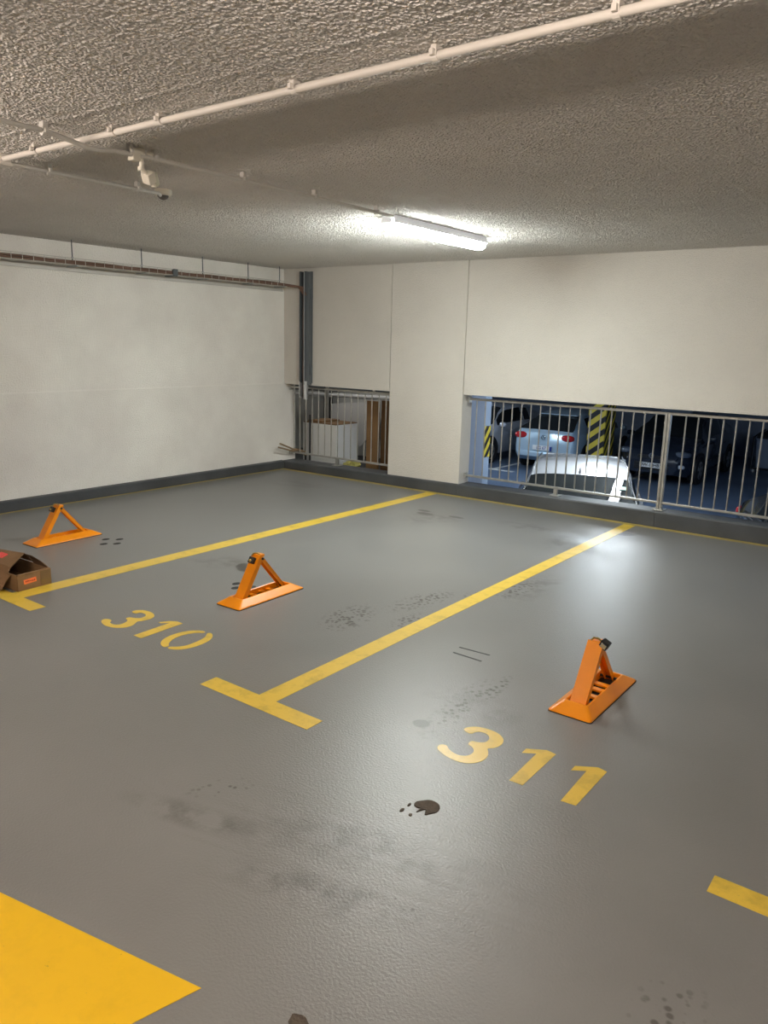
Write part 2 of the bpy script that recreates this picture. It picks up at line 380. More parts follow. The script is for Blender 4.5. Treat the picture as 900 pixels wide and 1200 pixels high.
# painted markings: part of the floor ---------------------------------
def paint(name, polys, m, label, smooth=0, z=.0012):
    b = MB()
    for p in polys: b.prism(chaikin(p, smooth) if smooth else p, 'z', 0.0, z)
    o = b.build(name, m, floor); o['label'] = label; return o
R_ = lambda x0, x1, y0, y1: [(x0, y0), (x1, y0), (x1, y1), (x0, y1)]
LB = (-2.559, -2.444); LA = (-4.917, -4.771); LT = (2.322, 2.428)
paint('bay_line', [R_(LB[0], LB[1], LT[1], 7.37)], M['yellow'], 'yellow bay line ending beside the wide opening')
paint('bay_line', [R_(LA[0], LA[1], LT[1], 7.36)], M['yellow'], 'yellow bay line running up to the pillar', z=.0013)
paint('cross_bar', [R_(-2.872, -2.145, *LT)], M['yellow'], 'yellow T bar at the foot of the bay line by number 310', z=.0014)
paint('cross_bar', [R_(-5.24, -4.50, *LT)], M['yellow'], 'yellow T bar beside the cardboard box', z=.0014)
paint('cross_bar', [R_(-.442, .24, 2.37, 2.466)], M['yellow'], 'yellow T bar to the right of number 311', z=.0014)
paint('bay_line', [R_(-.16, -.05, 2.466, 7.37)], M['yellow'], 'yellow bay line to the right of number 311')
b = MB(); b.loft([[(x, kerb_y(x)-.072, .0), (x, kerb_y(x)-.002, .0), (x, kerb_y(x)-.002, .0016), (x, kerb_y(x)-.072, .0016)] for x in (XL+.06, OPR)])
o = b.build('edge_line', M['yellow_edge'], floor); o['label'] = 'thin grubby yellow line along the end wall kerb'
paint('edge_line', [R_(XL+.06, XL+.10, YF, kerb_y(XL)-.055)], M['yellow_edge'], 'thin grubby yellow line along the side wall kerb')
paint('painted_block', [[(-3.6, .68), (-1.60, .41), (-1.405, 1.111), (-3.6, .68)][:3]+[(-3.4, .718)]], M['yellow_block'], 'large bright yellow painted block in the driving lane')
G311_3 = [(-1.607, 2.773), (-1.604, 2.805), (-1.576, 2.836), (-1.534, 2.851), (-1.477, 2.851), (-1.435, 2.83), (-1.412, 2.8), (-1.404, 2.758), (-1.416, 2.722), (-1.432, 2.707), (-1.437, 2.697), (-1.42, 2.678), (-1.403, 2.642), (-1.4, 2.604), (-1.416, 2.564), (-1.446, 2.536), (-1.488, 2.526), (-1.535, 2.530), (-1.576, 2.543), (-1.605, 2.56), (-1.617, 2.585), (-1.605, 2.607), (-1.584, 2.608), (-1.564, 2.587), (-1.528, 2.573), (-1.5, 2.572), (-1.473, 2.589), (-1.465, 2.617), (-1.472, 2.647), (-1.494, 2.669), (-1.525, 2.678), (-1.526, 2.713), (-1.495, 2.718), (-1.472, 2.735), (-1.467, 2.764), (-1.482, 2.796), (-1.507, 2.812), (-1.535, 2.808), (-1.551, 2.794), (-1.556, 2.760)]
G1 = [(-1.246, 2.539), (-1.187, 2.541), (-1.186, 2.845), (-1.231, 2.852), (-1.307, 2.805), (-1.305, 2.764), (-1.253, 2.798)]
G1b = [(-1.024, 2.538), (-0.965, 2.545), (-0.963, 2.852), (-1.004, 2.861), (-1.084, 2.81), (-1.084, 2.769), (-1.031, 2.804)]
G310_3 = [(-4.018, 2.721), (-4.026, 2.759), (-3.989, 2.792), (-3.93, 2.803), (-3.87, 2.789), (-3.831, 2.755), (-3.823, 2.713), (-3.835, 2.669), (-3.850, 2.648), (-3.833, 2.624), (-3.807, 2.581), (-3.816, 2.531), (-3.859, 2.495), (-3.917, 2.479), (-3.979, 2.489), (-4.023, 2.513), (-4.035, 2.54), (-4.013, 2.559), (-3.973, 2.557), (-3.961, 2.53), (-3.93, 2.521), (-3.893, 2.528), (-3.877, 2.557), (-3.89, 2.599), (-3.909, 2.624), (-3.946, 2.628), (-3.946, 2.660), (-3.904, 2.672), (-3.878, 2.695), (-3.885, 2.734), (-3.914, 2.757), (-3.955, 2.757), (-3.970, 2.745), (-3.968, 2.722)]
G310_1 = [(-3.673, 2.498), (-3.603, 2.497), (-3.614, 2.804), (-3.667, 2.804), (-3.708, 2.776), (-3.742, 2.722), (-3.716, 2.720), (-3.680, 2.757)]
G310_0 = [[(-3.41, 2.81), (-3.463, 2.785), (-3.501, 2.732), (-3.514, 2.666), (-3.507, 2.599), (-3.482, 2.546), (-3.444, 2.512), (-3.4, 2.5), (-3.389, 2.513), (-3.394, 2.534), (-3.419, 2.549), (-3.447, 2.589), (-3.465, 2.648), (-3.459, 2.71), (-3.433, 2.76), (-3.393, 2.784)],
 [(-3.381, 2.798), (-3.367, 2.814), (-3.324, 2.793), (-3.287, 2.746), (-3.272, 2.686), (-3.269, 2.626), (-3.282, 2.568), (-3.311, 2.525), (-3.349, 2.505), (-3.373, 2.505), (-3.379, 2.528), (-3.345, 2.551), (-3.322, 2.589), (-3.32, 2.644), (-3.327, 2.702), (-3.339, 2.747), (-3.36, 2.772)]]
paint('painted_digit', [G310_3], M['yellow'], 'yellow stencilled digit 3 of bay number 310', 2)
paint('painted_digit', [G310_1], M['yellow'], 'yellow stencilled digit 1 of bay number 310')
paint('painted_digit', G310_0, M['yellow'], 'yellow stencilled digit 0 of bay number 310', 2)
paint('painted_digit', [G311_3], M['yellow'], 'yellow stencilled digit 3 of bay number 311', 2)
paint('painted_digit', [G1], M['yellow'], 'yellow stencilled first digit 1 of bay number 311')
paint('painted_digit', [G1b], M['yellow'], 'yellow stencilled last digit 1 of bay number 311')
# black marks and old anchor holes
def rod_poly(a, b, wd):
    d = Vector((b[0]-a[0], b[1]-a[1])).normalized()*wd/2; n = Vector((-d.y, d.x))
    return [(a[0]-n.x, a[1]-n.y), (b[0]-n.x, b[1]-n.y), (b[0]+n.x, b[1]+n.y), (a[0]+n.x, a[1]+n.y)]
paint('scuff_mark', [rod_poly((-2.117, 3.502), (-1.931, 3.497), .014)], M['mark'], 'nearer of two short black strokes in bay 311', z=.0008)
paint('scuff_mark', [rod_poly((-2.131, 3.589), (-1.937, 3.601), .013)], M['mark'], 'farther of two short black strokes in bay 311', z=.0008)
for (x, y) in [(-5.702, 3.65), (-5.58, 3.55), (-5.618, 3.727), (-5.513, 3.631), (-3.961, 3.55), (-3.894, 3.481), (-3.824, 3.568)]:
    paint('anchor_hole', [[(x+.026*math.cos(a*PI/8), y+.034*math.sin(a*PI/8)) for a in range(16)]], M['mark'], 'old black anchor hole in the floor', z=.0008)
paint('mud_patch', [[(-1.129+.028*math.cos(a*PI/7)*(1+.2*math.sin(a*2.3)), 1.195+.022*math.sin(a*PI/7)) for a in range(14)]], M['mud'], 'small dark mud spot in the foreground beside the yellow block', 1, z=.003)
mud = [[(-1.445, 2.155), (-1.450, 2.18), (-1.436, 2.196), (-1.416, 2.222), (-1.385, 2.224), (-1.366, 2.216), (-1.352, 2.195), (-1.352, 2.168), (-1.366, 2.150), (-1.376, 2.128), (-1.387, 2.148), (-1.394, 2.163), (-1.405, 2.142), (-1.413, 2.12), (-1.409, 2.158), (-1.425, 2.150)],
       [(-1.462, 2.137), (-1.464, 2.158), (-1.453, 2.155), (-1.455, 2.137)], [(-1.462, 2.088), (-1.468, 2.105), (-1.458, 2.118), (-1.452, 2.10)], [(-1.422, 2.090), (-1.427, 2.102), (-1.416, 2.108), (-1.410, 2.092)]]
o = paint('mud_patch', mud, M['mud'], 'dark brown dried mud patch in front of number 311', 1, z=.003)

# ------------------------------------------------------------------ railings
def railing(name, label, x0, x1, bars, posts, stubs, ztop, zbot, y=7.57, sleeves=()):
    root = tag(empty(name, (x0, y, .11)), label, 'railing')
    def P(b, n, m=M['rail'], smooth=False):
        o = b.build(n, m, root, smooth); o.location = (-x0, -y, -.11); return o
    b = MB(); b.box(x0, x1, y-.020, y+.020, ztop-.012, ztop+.012, bevel=.003); P(b, 'top_rail')
    b = MB(); b.box(x0, x1, y-.018, y+.018, zbot-.011, zbot+.011, bevel=.003); P(b, 'bottom_rail')
    for x in bars:
        b = MB(); b.tube([(x, y, zbot), (x, y, ztop)], .0075, 10); P(b, 'baluster', smooth=True)
    for x in posts:
        b = MB()
        b.box(x-.027, x-.002, y-.024, y+.024, kerb_z(x)+.006, ztop+.012, bevel=.003); b.box(x+.002, x+.027, y-.024, y+.024, kerb_z(x)+.006, ztop+.012, bevel=.003)
        b.tube([(x-.032, y-.01, ztop-.09), (x+.032, y-.01, ztop-.09)], .006, 8)
        p = P(b, 'post')
        b = MB(); b.box(x-.055, x+.055, y-.06, y+.06, kerb_z(x)+.0005, kerb_z(x)+.009, bevel=.002)
        for sx in (-.04, .04): b.lathe((x+sx, y-.045, kerb_z(x)+.009), [(.008, 0), (.008, .008), (.004, .010)], seg=8)
        P(b, 'foot_plate')
    for x in stubs:
        b = MB(); b.box(x-.02, x+.02, y-.018, y+.018, kerb_z(x)+.006, zbot, bevel=.003); P(b, 'stub_post')
        b = MB(); b.box(x-.05, x+.05, y-.055, y+.055, kerb_z(x)+.0005, kerb_z(x)+.009, bevel=.002); P(b, 'foot_plate')
    for x in sleeves:     # wall brackets
        for za, zb_ in ((ztop-.04, ztop+.02), (zbot-.03, zbot+.03)):
            b = MB(); b.box(x-.012, x+.012, y-.03, y+.03, za, zb_, bevel=.002); P(b, 'wall_bracket')
    return root
bars = [-4.416+.1115*i for i in range(19)]+[-2.127+.1125*i for i in range(18)]
railing('railing', 'long galvanised railing across the wide opening to the lower parking hall', PX1+.014, OPR-.014, bars, [-2.294], [-3.395, -1.2], 1.100, .226, sleeves=(PX1+.026, OPR-.026))
barsl = [-7.245+.1108*i for i in range(15)]
railing('railing', 'short galvanised railing across the storage recess left of the pillar', XL+.022, PX0-.01, barsl, [], [-6.47], 1.088, .210, sleeves=(XL+.034, PX0-.022))

# ------------------------------------------------------------------ lamps
def make_lamp(name, label, m, cat='lamp'):
    root = tag(empty(name), label, cat, 'tube lamps')
    # housing with sloped sides and end caps, origin at ceiling
    L2 = .66
    b = MB(); rings = []
    for y, s in ((-L2, .86), (-L2+.02, 1), (L2-.02, 1), (L2, .86)):
        rings.append([(-.060*s, y, 0), (.060*s, y, 0), (.076*s, y, -.046), (.079*s, y, -.058), (-.079*s, y, -.058), (-.076*s, y, -.046)])
    b.loft(rings); b.build('housing', M['lamp_body'], root)
    b = MB(); rings = []
    for y, s, d in ((-L2+.004, .70, .5), (-L2+.03, .93, 1), (-L2+.06, .97, 1), (L2-.06, .97, 1), (L2-.03, .93, 1), (L2-.004, .70, .5)):
        ring = [(-.073*s, y, -.056), (.073*s, y, -.056)]
        for a in range(0, 9):
            t = PI*a/8; ring.append((.072*s*math.cos(t)*(1 if a not in (0, 8) else 1), y, -.064-.046*d*math.sin(t)**.7))
        rings.append(ring)
    b.loft(rings); b.build('diffuser', m, root, smooth=True)
    for sx in (-1, 1):
        for yy in (-.52, -.17, .17, .52):
            b = MB(); b.box(sx*.0785-.004, sx*.0785+.004, yy-.012, yy+.012, -.070, -.042, bevel=.0015); b.build('clip', M['lamp_body'], root)
    return root
lamp = make_lamp('tube_lamp', 'lit white tube lamp on the ceiling near the pillar', M['lamp'])
lamp.location = (-3.53, 5.32, H+.003)
def lamp_at(x, y, z, rz, m, label):
    l = copy_tree(lamp); l.location = (x, y, z); l.rotation_euler = (0, 0, rz); l['label'] = label
    for ch in l.children:
        if ch.name.startswith('diffuser'):
            ch.data = ch.data.copy(); ch.data.materials.clear(); ch.data.materials.append(m)
    return l
# bare batten tubes over the driving lane
batten = tag(empty('batten_lamp'), 'warm bare batten tube on the ceiling just behind the viewer', 'lamp', 'batten tubes over the lane')
b = MB(); b.box(-.024, .024, -.65, .65, -.050, 0, bevel=.004); b.build('housing', M['lamp_body'], batten)
for yy in (-.64, .64):
    b = MB(); b.box(-.020, .020, yy-.012, yy+.012, -.160, -.048, bevel=.004); b.build('socket', M['lamp_body'], batten)
b = MB(); b.tube([(0, -.630, -.138), (0, .630, -.138)], .020, 14); b.build('tube', M['lamp_warm'], batten, smooth=True)
batten.location = (-.6, .42, H); batten.rotation_euler = (0, 0, PI/2)
for x, l_ in ((-3.7, 'warm bare batten tube on the ceiling over the lane, left of the viewer'), (3.3, 'warm bare batten tube on the ceiling over the lane, right of the viewer')):
    c_ = copy_tree(batten); c_.location = (x, .42, H); c_['label'] = l_

# ------------------------------------------------------------------ conduits on the ceiling
def conduit(name, label, pts, r, m, clips, clip_dir, extra=None):
    root = tag(empty(name, pts[0]), label, 'conduit'); o0 = Vector(pts[0])
    b = MB(); b.tube(pts, r, 12); t = b.build('pipe', m, root, smooth=True); t.location = -o0
    for p in clips:
        p = Vector(p); b = MB()
        if clip_dir == 'x':
            b.tube([p+Vector((-.010, 0, 0)), p+Vector((.010, 0, 0))], r+.004, 12)
            b.box(p.x-.010, p.x+.010, p.y-r-.004, p.y+r+.004, p.z, H)
            b.box(p.x-.007, p.x+.007, p.y-r-.018, p.y-r, p.z-.004, p.z+.014)
        else:
            b.tube([p+Vector((0, -.010, 0)), p+Vector((0, .010, 0))], r+.004, 12)
            b.box(p.x-r-.004, p.x+r+.004, p.y-.010, p.y+.010, p.z, H)
            b.box(p.x+r, p.x+r+.016, p.y-.007, p.y+.007, p.z-.004, p.z+.014)
        q = b.build('clip', m, root); q.location = -o0
    return root, o0
zc = H-.043; zc1 = H-.030
conduit('ceiling_conduit', 'thick white conduit crossing the whole ceiling', [(-4.10, 2.165, zc1), (-2.0, 2.158, zc1), (2.6, 2.158, zc1)], .0135, M['white_pvc'],
        [(x, 2.16, zc1) for x in (-3.781, -3.143, -2.818, -2.062, -1.466, -.894, -.2, .6, 1.4, 2.2)], 'x')
r, o0 = conduit('ceiling_conduit', 'grey conduit bending under the white one and running to the lit lamp',
        [(-3.37, -.4, zc+.006), (-3.362, 1.0, zc+.006), (-3.36, 1.95, zc+.006), (-3.36, 2.02, zc), (-3.36, 2.10, 2.538), (-3.36, 2.16, 2.528), (-3.36, 2.235, 2.529), (-3.36, 2.30, 2.540), (-3.36, 2.40, zc-.004), (-3.36, 2.5, zc), (-3.36, 4.30, zc), (-3.37, 4.50, zc), (-3.44, 4.60, zc), (-3.49, 4.662, zc)], .011, M['grey_pvc'],
        [(-3.36, y, zc) for y in (.9, 1.96, 2.39, 2.53, 3.11, 3.69, 4.30)], 'y')
conduit('ceiling_conduit', 'thin grey conduit running to the round ceiling detector', [(-4.115, 2.19, zc), (-4.115, 3.12, zc), (-4.16, 3.165, zc)], .0105, M['grey_pvc'],
        [(-4.115, y, zc) for y in (2.414, 2.97)], 'y')
jb = tag(empty('junction_box', (-4.125, 2.172, H)), 'small white junction box where two conduits meet on the ceiling', 'junction box')
b = MB(); b.box(-.034, .030, -.034, .034, -.052, 0, bevel=.006); b.build('body', M['white_pvc'], jb)
b = MB(); b.box(-.038, .034, -.038, .038, -.060, -.050, bevel=.004); b.build('lid', M['white_pvc'], jb)

# round detector
d = tag(empty('ceiling_detector', (-4.185, 3.205, H)), 'round white ceiling detector with a dark lens', 'detector')
b = MB(); b.lathe((0, 0, 0), [(.050, 0), (.054, -.012), (.054, -.030), (.046, -.038)], seg=28); b.build('base', M['white_case'], d, smooth=True)
b = MB(); b.lathe((0, 0, 0), [(.036, -.036), (.033, -.046), (.022, -.058), (.008, -.064)], seg=28); b.build('lens', M['lens'], d, smooth=True)

# swivel sensor hanging from the conduit
s = tag(empty('swivel_sensor', (-3.37, 2.44, H-.032)), 'white swivel sensor with a boxy head hanging from the conduit', 'sensor')
b = MB(); b.box(-.022, .022, -.040, .004, -.040, .016, bevel=.004); b.box(-.020, .020, -.010, .030, -.018, .020, bevel=.003); b.build('bracket', M['white_case'], s)
b = MB(); b.lathe((0, .072, -.002), [(.016, -.012), (.018, -.010), (.018, .014), (.014, .018)], axis='z', seg=14); b.build('gland', M['white_case'], s, smooth=True)
b = MB(); b.tube([(0, .018, -.012), (0, .022, -.040), (0, .020, -.062), (0, .028, -.078), (0, .045, -.086)], .012, 12); b.build('arm', M['white_case'], s, smooth=True)
b = MB(); b.tube([(0, .016, -.058), (0, .019, -.076)], .0165, 12); b.build('swivel_joint', M['white_case'], s, smooth=True)
rot = Matrix.Rotation(.55, 3, 'X') @ Matrix.Rotation(.35, 3, 'Y')
b = MB(); b.box(-.026, .026, .036, .084, -.128, -.076, rot=rot, bevel=.005); hd = b.build('head', M['white_case'], s)
b = MB(); b.box(-.030, .020, .074, .104, -.134, -.068, rot=rot, bevel=.006); b.build('head_shell', mat('sage_sensor_case', (.55, .55, .44), .5), s)
b = MB(); b.lathe((0, .088, -.138), [(.012, -.004), (.012, .012)], axis='z', seg=14); b.build('sensor_eye', M['white_case'], s)

# ------------------------------------------------------------------ cable tray on the side wall
TX = -7.13
t = tag(empty('cable_tray', (TX, 0, 2.385)), 'wire cable tray with brown cables along the top of the side wall', 'cable tray')
z0, z1, hw = 2.352, 2.412, .075
YT0, YT1 = -1.0, 7.25
b = MB()
for (x, z) in ((-hw, z1), (-hw, z0), (-hw*.35, z0), (hw*.35, z0), (hw, z0), (hw, z1)):
    b.tube([(x, YT0, z-2.385), (x, YT1, z-2.385)], .0038, 6)
y = YT0
while y < YT1:
    b.tube([(-hw, y, z1-2.385+.004), (-hw, y, z0-2.385), (hw, y, z0-2.385), (hw, y, z1-2.385+.004)], .0027, 6); y += .105
b.build('wire_basket', mat('pale_zinc_wire', (.62, .60, .56), .35, .5), t)
for i, (x, zz, rr, mk) in enumerate([(-.05, .010, .010, 'cable_brown'), (-.022, .012, .011, 'cable_brown'), (.008, .010, .010, 'cable_white'), (.036, .011, .011, 'cable_brown'), (.060, .016, .0085, 'cable_brown'), (-.03, .031, .009, 'cable_brown'), (.025, .031, .009, 'cable_dark'), (.05, .034, .008, 'cable_brown')]):
    pts = []
    for j in range(30):
        yy = YT0+.02+j*(YT1-YT0-.04)/29
        pts.append((x+.004*math.sin(j*1.7+i*2.1), yy, z0-2.385+.001+zz+.003*math.sin(j*2.3+i)))
    if i in (1, 3, 5): pts += [(x+.05, YT1+.06, z0-2.385+zz), (.17+.015*(i-3), YT1+.135, -.030), (.245+.008*(i-3), YT1+.150, -.13)]
    b = MB(); b.tube(pts, rr, 8); b.build('cable', M[mk], t, smooth=True)
b = MB(); b.box(.055, .085, 5.50, 5.56, z0-2.385-.004, z1-2.385+.004, bevel=.003); b.box(-.085, .085, 5.51, 5.55, z0-2.385-.012, z0-2.385-.002); b.build('joint_clamp', M['dark_steel'], t)
for yy in (.9, 1.9, 2.9, 4.37, 5.16, 5.97, 6.66, 7.19):
    b = MB(); b.tube([(.0, yy, z0-2.385-.012), (.0, yy, H-2.385)], .0052, 8)
    h_ = b.build('hanger_rod', M['dark_steel'], t)
    b = MB(); b.box(-.09, .09, yy-.012, yy+.012, z0-2.385-.014, z0-2.385-.004); b.lathe((0, yy, z1-2.385+.004), [(.012, 0), (.012, .014), (.006, .016)], seg=6); b.build('hanger_clip', M['galv'], t)
# flat grey trunking behind it on the wall
tr = tag(empty('wall_trunking', (XL, 0, 2.33)), 'flat grey trunking on the side wall just under the cable tray', 'trunking')
b = MB(); b.box(.0, .030, YT0, 7.42, -.018, .022, bevel=.003); b.build('channel', M['grey_pvc'], tr)
b = MB(); b.box(.028, .036, YT0, 7.42, -.024, -.012); b.build('lower_lip', M['grey_pvc'], tr)

# vertical cable channel on the end wall
v = tag(empty('cable_riser', (-6.905, YB, 0)), 'dark vertical steel cable riser in the corner above the storage recess', 'cable riser')
b = MB(); b.box(-.082, .082, -.012, 0, 1.16, 2.545); b.box(-.082, -.066, -.075, -.010, 1.16, 2.545); b.box(.010, .020, -.082, -.010, 1.16, 2.545)
for i in range(12): b.box(-.066, .010, -.020, -.011, 1.25+i*.11, 1.262+i*.11)
b.build('channel', M['dark_steel'], v)
b = MB(); b.box(.020, .078, -.070, -.010, 1.14, 2.535, bevel=.004); b.build('side_cover', mat('blue_grey_steel', (.125, .14, .15), .45, .3), v)
b = MB(); b.box(.006, .019, -.088, -.081, 1.14, 2.535); b.build('bright_edge', M['galv'], v)
for i, x in enumerate((-.054, -.036, -.018, -.002)):
    b = MB(); b.tube([(x+.004*math.sin(j+i), -.035-.006*(i % 2), .96+j*.094) for j in range(16)], .010, 8); b.build('cable', M['cable_brown' if i % 2 else 'cable_dark'], v, smooth=True)
b = MB()
b.box(-.078, -.066, -.082, -.010, .975, 1.175); b.box(.006, .058, -.086, -.072, .950, 1.185); b.box(.006, .014, -.084, -.010, .95, 1.185)
b.build('galvanised_end', mat('bright_galvanised', (.70, .72, .74), .28, .85), v)
for zz in (2.27, 1.33):
    b = MB(); b.tube([(.078, -.030, zz-.06), (.092, -.034, zz-.04), (.094, -.034, zz+.03), (.080, -.030, zz+.06)], .012, 8); b.build('side_loop', M['dark_steel'], v, smooth=True)

# ------------------------------------------------------------------ fold-down parking barriers
def make_barrier():
    root = empty('parking_barrier')
    # base: sloped rim around a long slot
    def rect(hx, hy, z, r=.012):
        out = []
        for cx, cy, a0 in ((1, 1, 0), (-1, 1, 90), (-1, -1, 180), (1, -1, 270)):
            for a in (0, 45, 90):
                t_ = math.radians(a0+a); out.append((cx*(hx-r)+r*math.cos(t_), cy*(hy-r)+r*math.sin(t_), z))
        return out
    b = MB()
    b.loft([rect(.108, .306, 0, .014), rect(.108, .306, .007, .014), rect(.105, .302, .011, .014), rect(.060, .235, .046, .010), rect(.054, .228, .047, .008), rect(.050, .222, .044, .006), rect(.050, .222, .004, .006), rect(.104, .30, .0, .01)], cap=False)
    b.build('base', M['orange'], root)
    b = MB(); b.loft([rect(.110, .308, .0, .014), rect(.110, .308, .004, .014)]); b.build('rubber_edge', M['orange_dark'], root)
    for yy in (-.055, .035, .105):
        b = MB(); b.box(-.050, .050, yy-.018, yy+.018, .010, .022, bevel=.003); b.build('cross_plate', M['orange'], root)
    def arm(name, y0, z0_, y1, z1_, wd, th, lip):
        d_ = Vector((0, y1-y0, z1_-z0_)); ln = d_.length; d_.normalize(); n = Vector((0, -d_.z, d_.y)); 
        if (n.y > 0) == (y1 > y0): n = -n
        b = MB()
        def slab(xa, xb, na, nb, la=0, lb=ln):
            p0 = Vector((0, y0, z0_))
            rings = []
            for l_ in (la, lb):
                q = p0+d_*l_
                rings.append([q+n*na+Vector((xa, 0, 0)), q+n*na+Vector((xb, 0, 0)), q+n*nb+Vector((xb, 0, 0)), q+n*nb+Vector((xa, 0, 0))])
            b.loft(rings)
        slab(-wd/2, wd/2, th-.004, th); slab(-wd/2, -wd/2+.004, th-lip, th-.002); slab(wd/2-.004, wd/2, th-lip, th-.002)
        return b.build(name, M['orange'], root)
    arm('front_arm', -.200, .022, -.030, .292, .078, .016, .034)
    arm('rear_arm', .205, .022, -.018, .282, .046, .010, .026)
    b = MB(); b.tube([(-.046, -.026, .276), (.046, -.026, .276)], .009, 10)
    b.tube([(-.052, .200, .026), (.052, .200, .026)], .007, 8); b.tube([(-.052, -.195, .026), (.052, -.195, .026)], .007, 8)
    b.build('hinge_pin', M['black'], root, smooth=True)
    b = MB(); b.box(-.030, .030, -.045, .004, .282, .302, bevel=.004); b.build('top_cap', M['orange'], root)
    return root
def add_lock(root, side):
    """lock block at the apex: side=0 on the near face of the front arm, +1 out to the right"""
    if side == 0:
        rot_ = Matrix.Rotation(-.55, 3, 'X')
        b = MB(); b.box(-.026, .014, -.094, -.058, .246, .288, rot=rot_, bevel=.003); k_ = b.build('lock', M['black'], root)
        b = MB(); b.lathe((-.006, -.096, .270), [(.010, -.004), (.010, .004), (.006, .006)], axis='y', seg=14); b.build('keyhole', M['brass'], k_)
        b = MB(); b.tube([(-.028, -.060, .292), (-.020, -.050, .308), (.004, -.040, .312), (.022, -.030, .300)], .005, 8); b.build('lock_shackle', M['brass'], root, smooth=True)
    else:
        rot_ = Matrix.Rotation(.45, 3, 'Y')
        b = MB(); b.box(.022, .064, -.052, -.012, .270, .312, rot=rot_, bevel=.003); k_ = b.build('lock', M['black'], root)
        b = MB(); b.box(.028, .058, -.058, -.051, .276, .300, rot=rot_, bevel=.003); b.build('keyhole', M['chrome'], k_)
        b = MB(); b.tube([(-.024, -.046, .300), (-.014, -.034, .312), (.008, -.030, .312), (.026, -.030, .300)], .005, 8); b.build('lock_shackle', M['brass'], root, smooth=True)
bar1 = make_barrier(); bar2 = copy_tree(bar1); bar3 = copy_tree(bar1)
for br, loc, rz, lab, sd in ((bar1, (-5.968, 3.42, 0), .03, 'orange fold-up parking barrier nearest the side wall, beyond the cardboard box', 0),
                             (bar2, (-3.632, 3.478, 0), .015, 'orange fold-up parking barrier behind the painted number 310', 0),
                             (bar3, (-1.285, 3.503, 0), .0, 'orange fold-up parking barrier behind the painted number 311', 1)):
    br.location = loc; br.rotation_euler = (0, 0, rz); tag(br, lab, 'parking barrier', 'orange parking barriers'); add_lock(br, sd)

# ------------------------------------------------------------------ cardboard box
BX = tag(empty('cardboard_box', (-4.905, 2.462, 0.0015), 0.04), 'torn open brown cardboard box lying on the floor at the left edge', 'box')
Lb, Wb, Hb, T4 = .52, .245, .112, .005
b = MB(); b.box(-Lb, 0, 0, Wb, 0, T4); b.box(-Lb, 0, 0, T4, 0, Hb); b.box(-Lb, 0, Wb-T4, Wb, 0, Hb); b.box(-T4, 0, 0, Wb, 0, Hb, bevel=.001); b.box(-Lb, -Lb+T4, 0, Wb, 0, Hb)
b.box(-.014, 0.002, .01, Wb-.005, Hb-.006, Hb+.004, bevel=.002)
b.build('body', M['card'], BX)
def sheet(b, rows, th=.005):
    """curved cardboard sheet from rows of points"""
    n = len(rows[0]); rings = []
    for r_ in rows:
        r_ = [Vector(p) for p in r_]
        rings.append(r_+[p-Vector((0, .0, th)) for p in reversed(r_)])
    b.loft(rings)
# rear flap arching up out of the open end
b = MB(); sheet(b, [[(-.20, Wb-.004, Hb), (-.20, Wb-.03, Hb+.055), (-.20, Wb-.075, Hb+.085)], [(-.12, Wb-.004, Hb), (-.12, Wb-.03, Hb+.055), (-.12, Wb-.06, Hb+.080)], [(-.05, Wb-.004, Hb), (-.05, Wb-.02, Hb+.035), (-.05, Wb-.04, Hb+.050)], [(-.004, Wb-.004, Hb), (-.004, Wb-.012, Hb+.008), (-.004, Wb-.02, Hb+.012)]]); b.build('rear_flap', M['card_in'], BX)
# long lid panel still closed over the far half, tilted
b = MB(); sheet(b, [[(-Lb, Wb+.004, Hb+.006), (-Lb, Wb-.075, Hb+.062), (-Lb, .03, Hb+.028), (-Lb, -.01, Hb-.005)], [(-.30, Wb+.004, Hb+.006), (-.30, Wb-.075, Hb+.080), (-.30, .03, Hb+.036), (-.30, -.01, Hb-.005)], [(-.19, Wb, Hb+.010), (-.185, Wb-.075, Hb+.090), (-.125, .03, Hb+.030), (-.11, -.006, Hb-.012)]]); ld = b.build('lid_flap', M['card'], BX)
b = MB(); b.box(-.40, -.315, .075, .125, Hb+.056, Hb+.062, rot=Matrix.Rotation(.38, 3, 'X')); b.build('red_sticker', M['sticker_red'], BX)
# front flap folded out and down
b = MB(); sheet(b, [[(-.36, -.004, Hb-.004), (-.36, -.045, Hb-.035), (-.36, -.085, .012)], [(-.20, -.004, Hb-.004), (-.20, -.045, Hb-.033), (-.20, -.085, .012)], [(-.07, -.004, Hb-.006), (-.075, -.035, Hb-.040), (-.085, -.065, .014)]]); b.build('front_flap', M['card'], BX)
b = MB(); b.box(0, .0015, .045, .135, .042, .074, rot=Matrix.Rotation(.06, 3, 'X')); sk = b.build('orange_sticker', M['sticker'], BX); sk['label'] = 'orange shipping sticker'
b = MB()
for i in range(7):
    yy = .056+i*.0105; hh = random.uniform(.003, .007); b.box(.0012, .0024, yy, yy+.006, .058-hh+.002*math.sin(i), .058+hh, rot=Matrix.Rotation(random.uniform(-.3, .3), 3, 'X'))
b.build('sticker_writing', M['sticker_ink'], sk)
b = MB(); b.box(-.0005, .0012, .165, .240, .008, .108); b.build('packing_tape', M['card_tape'], BX)

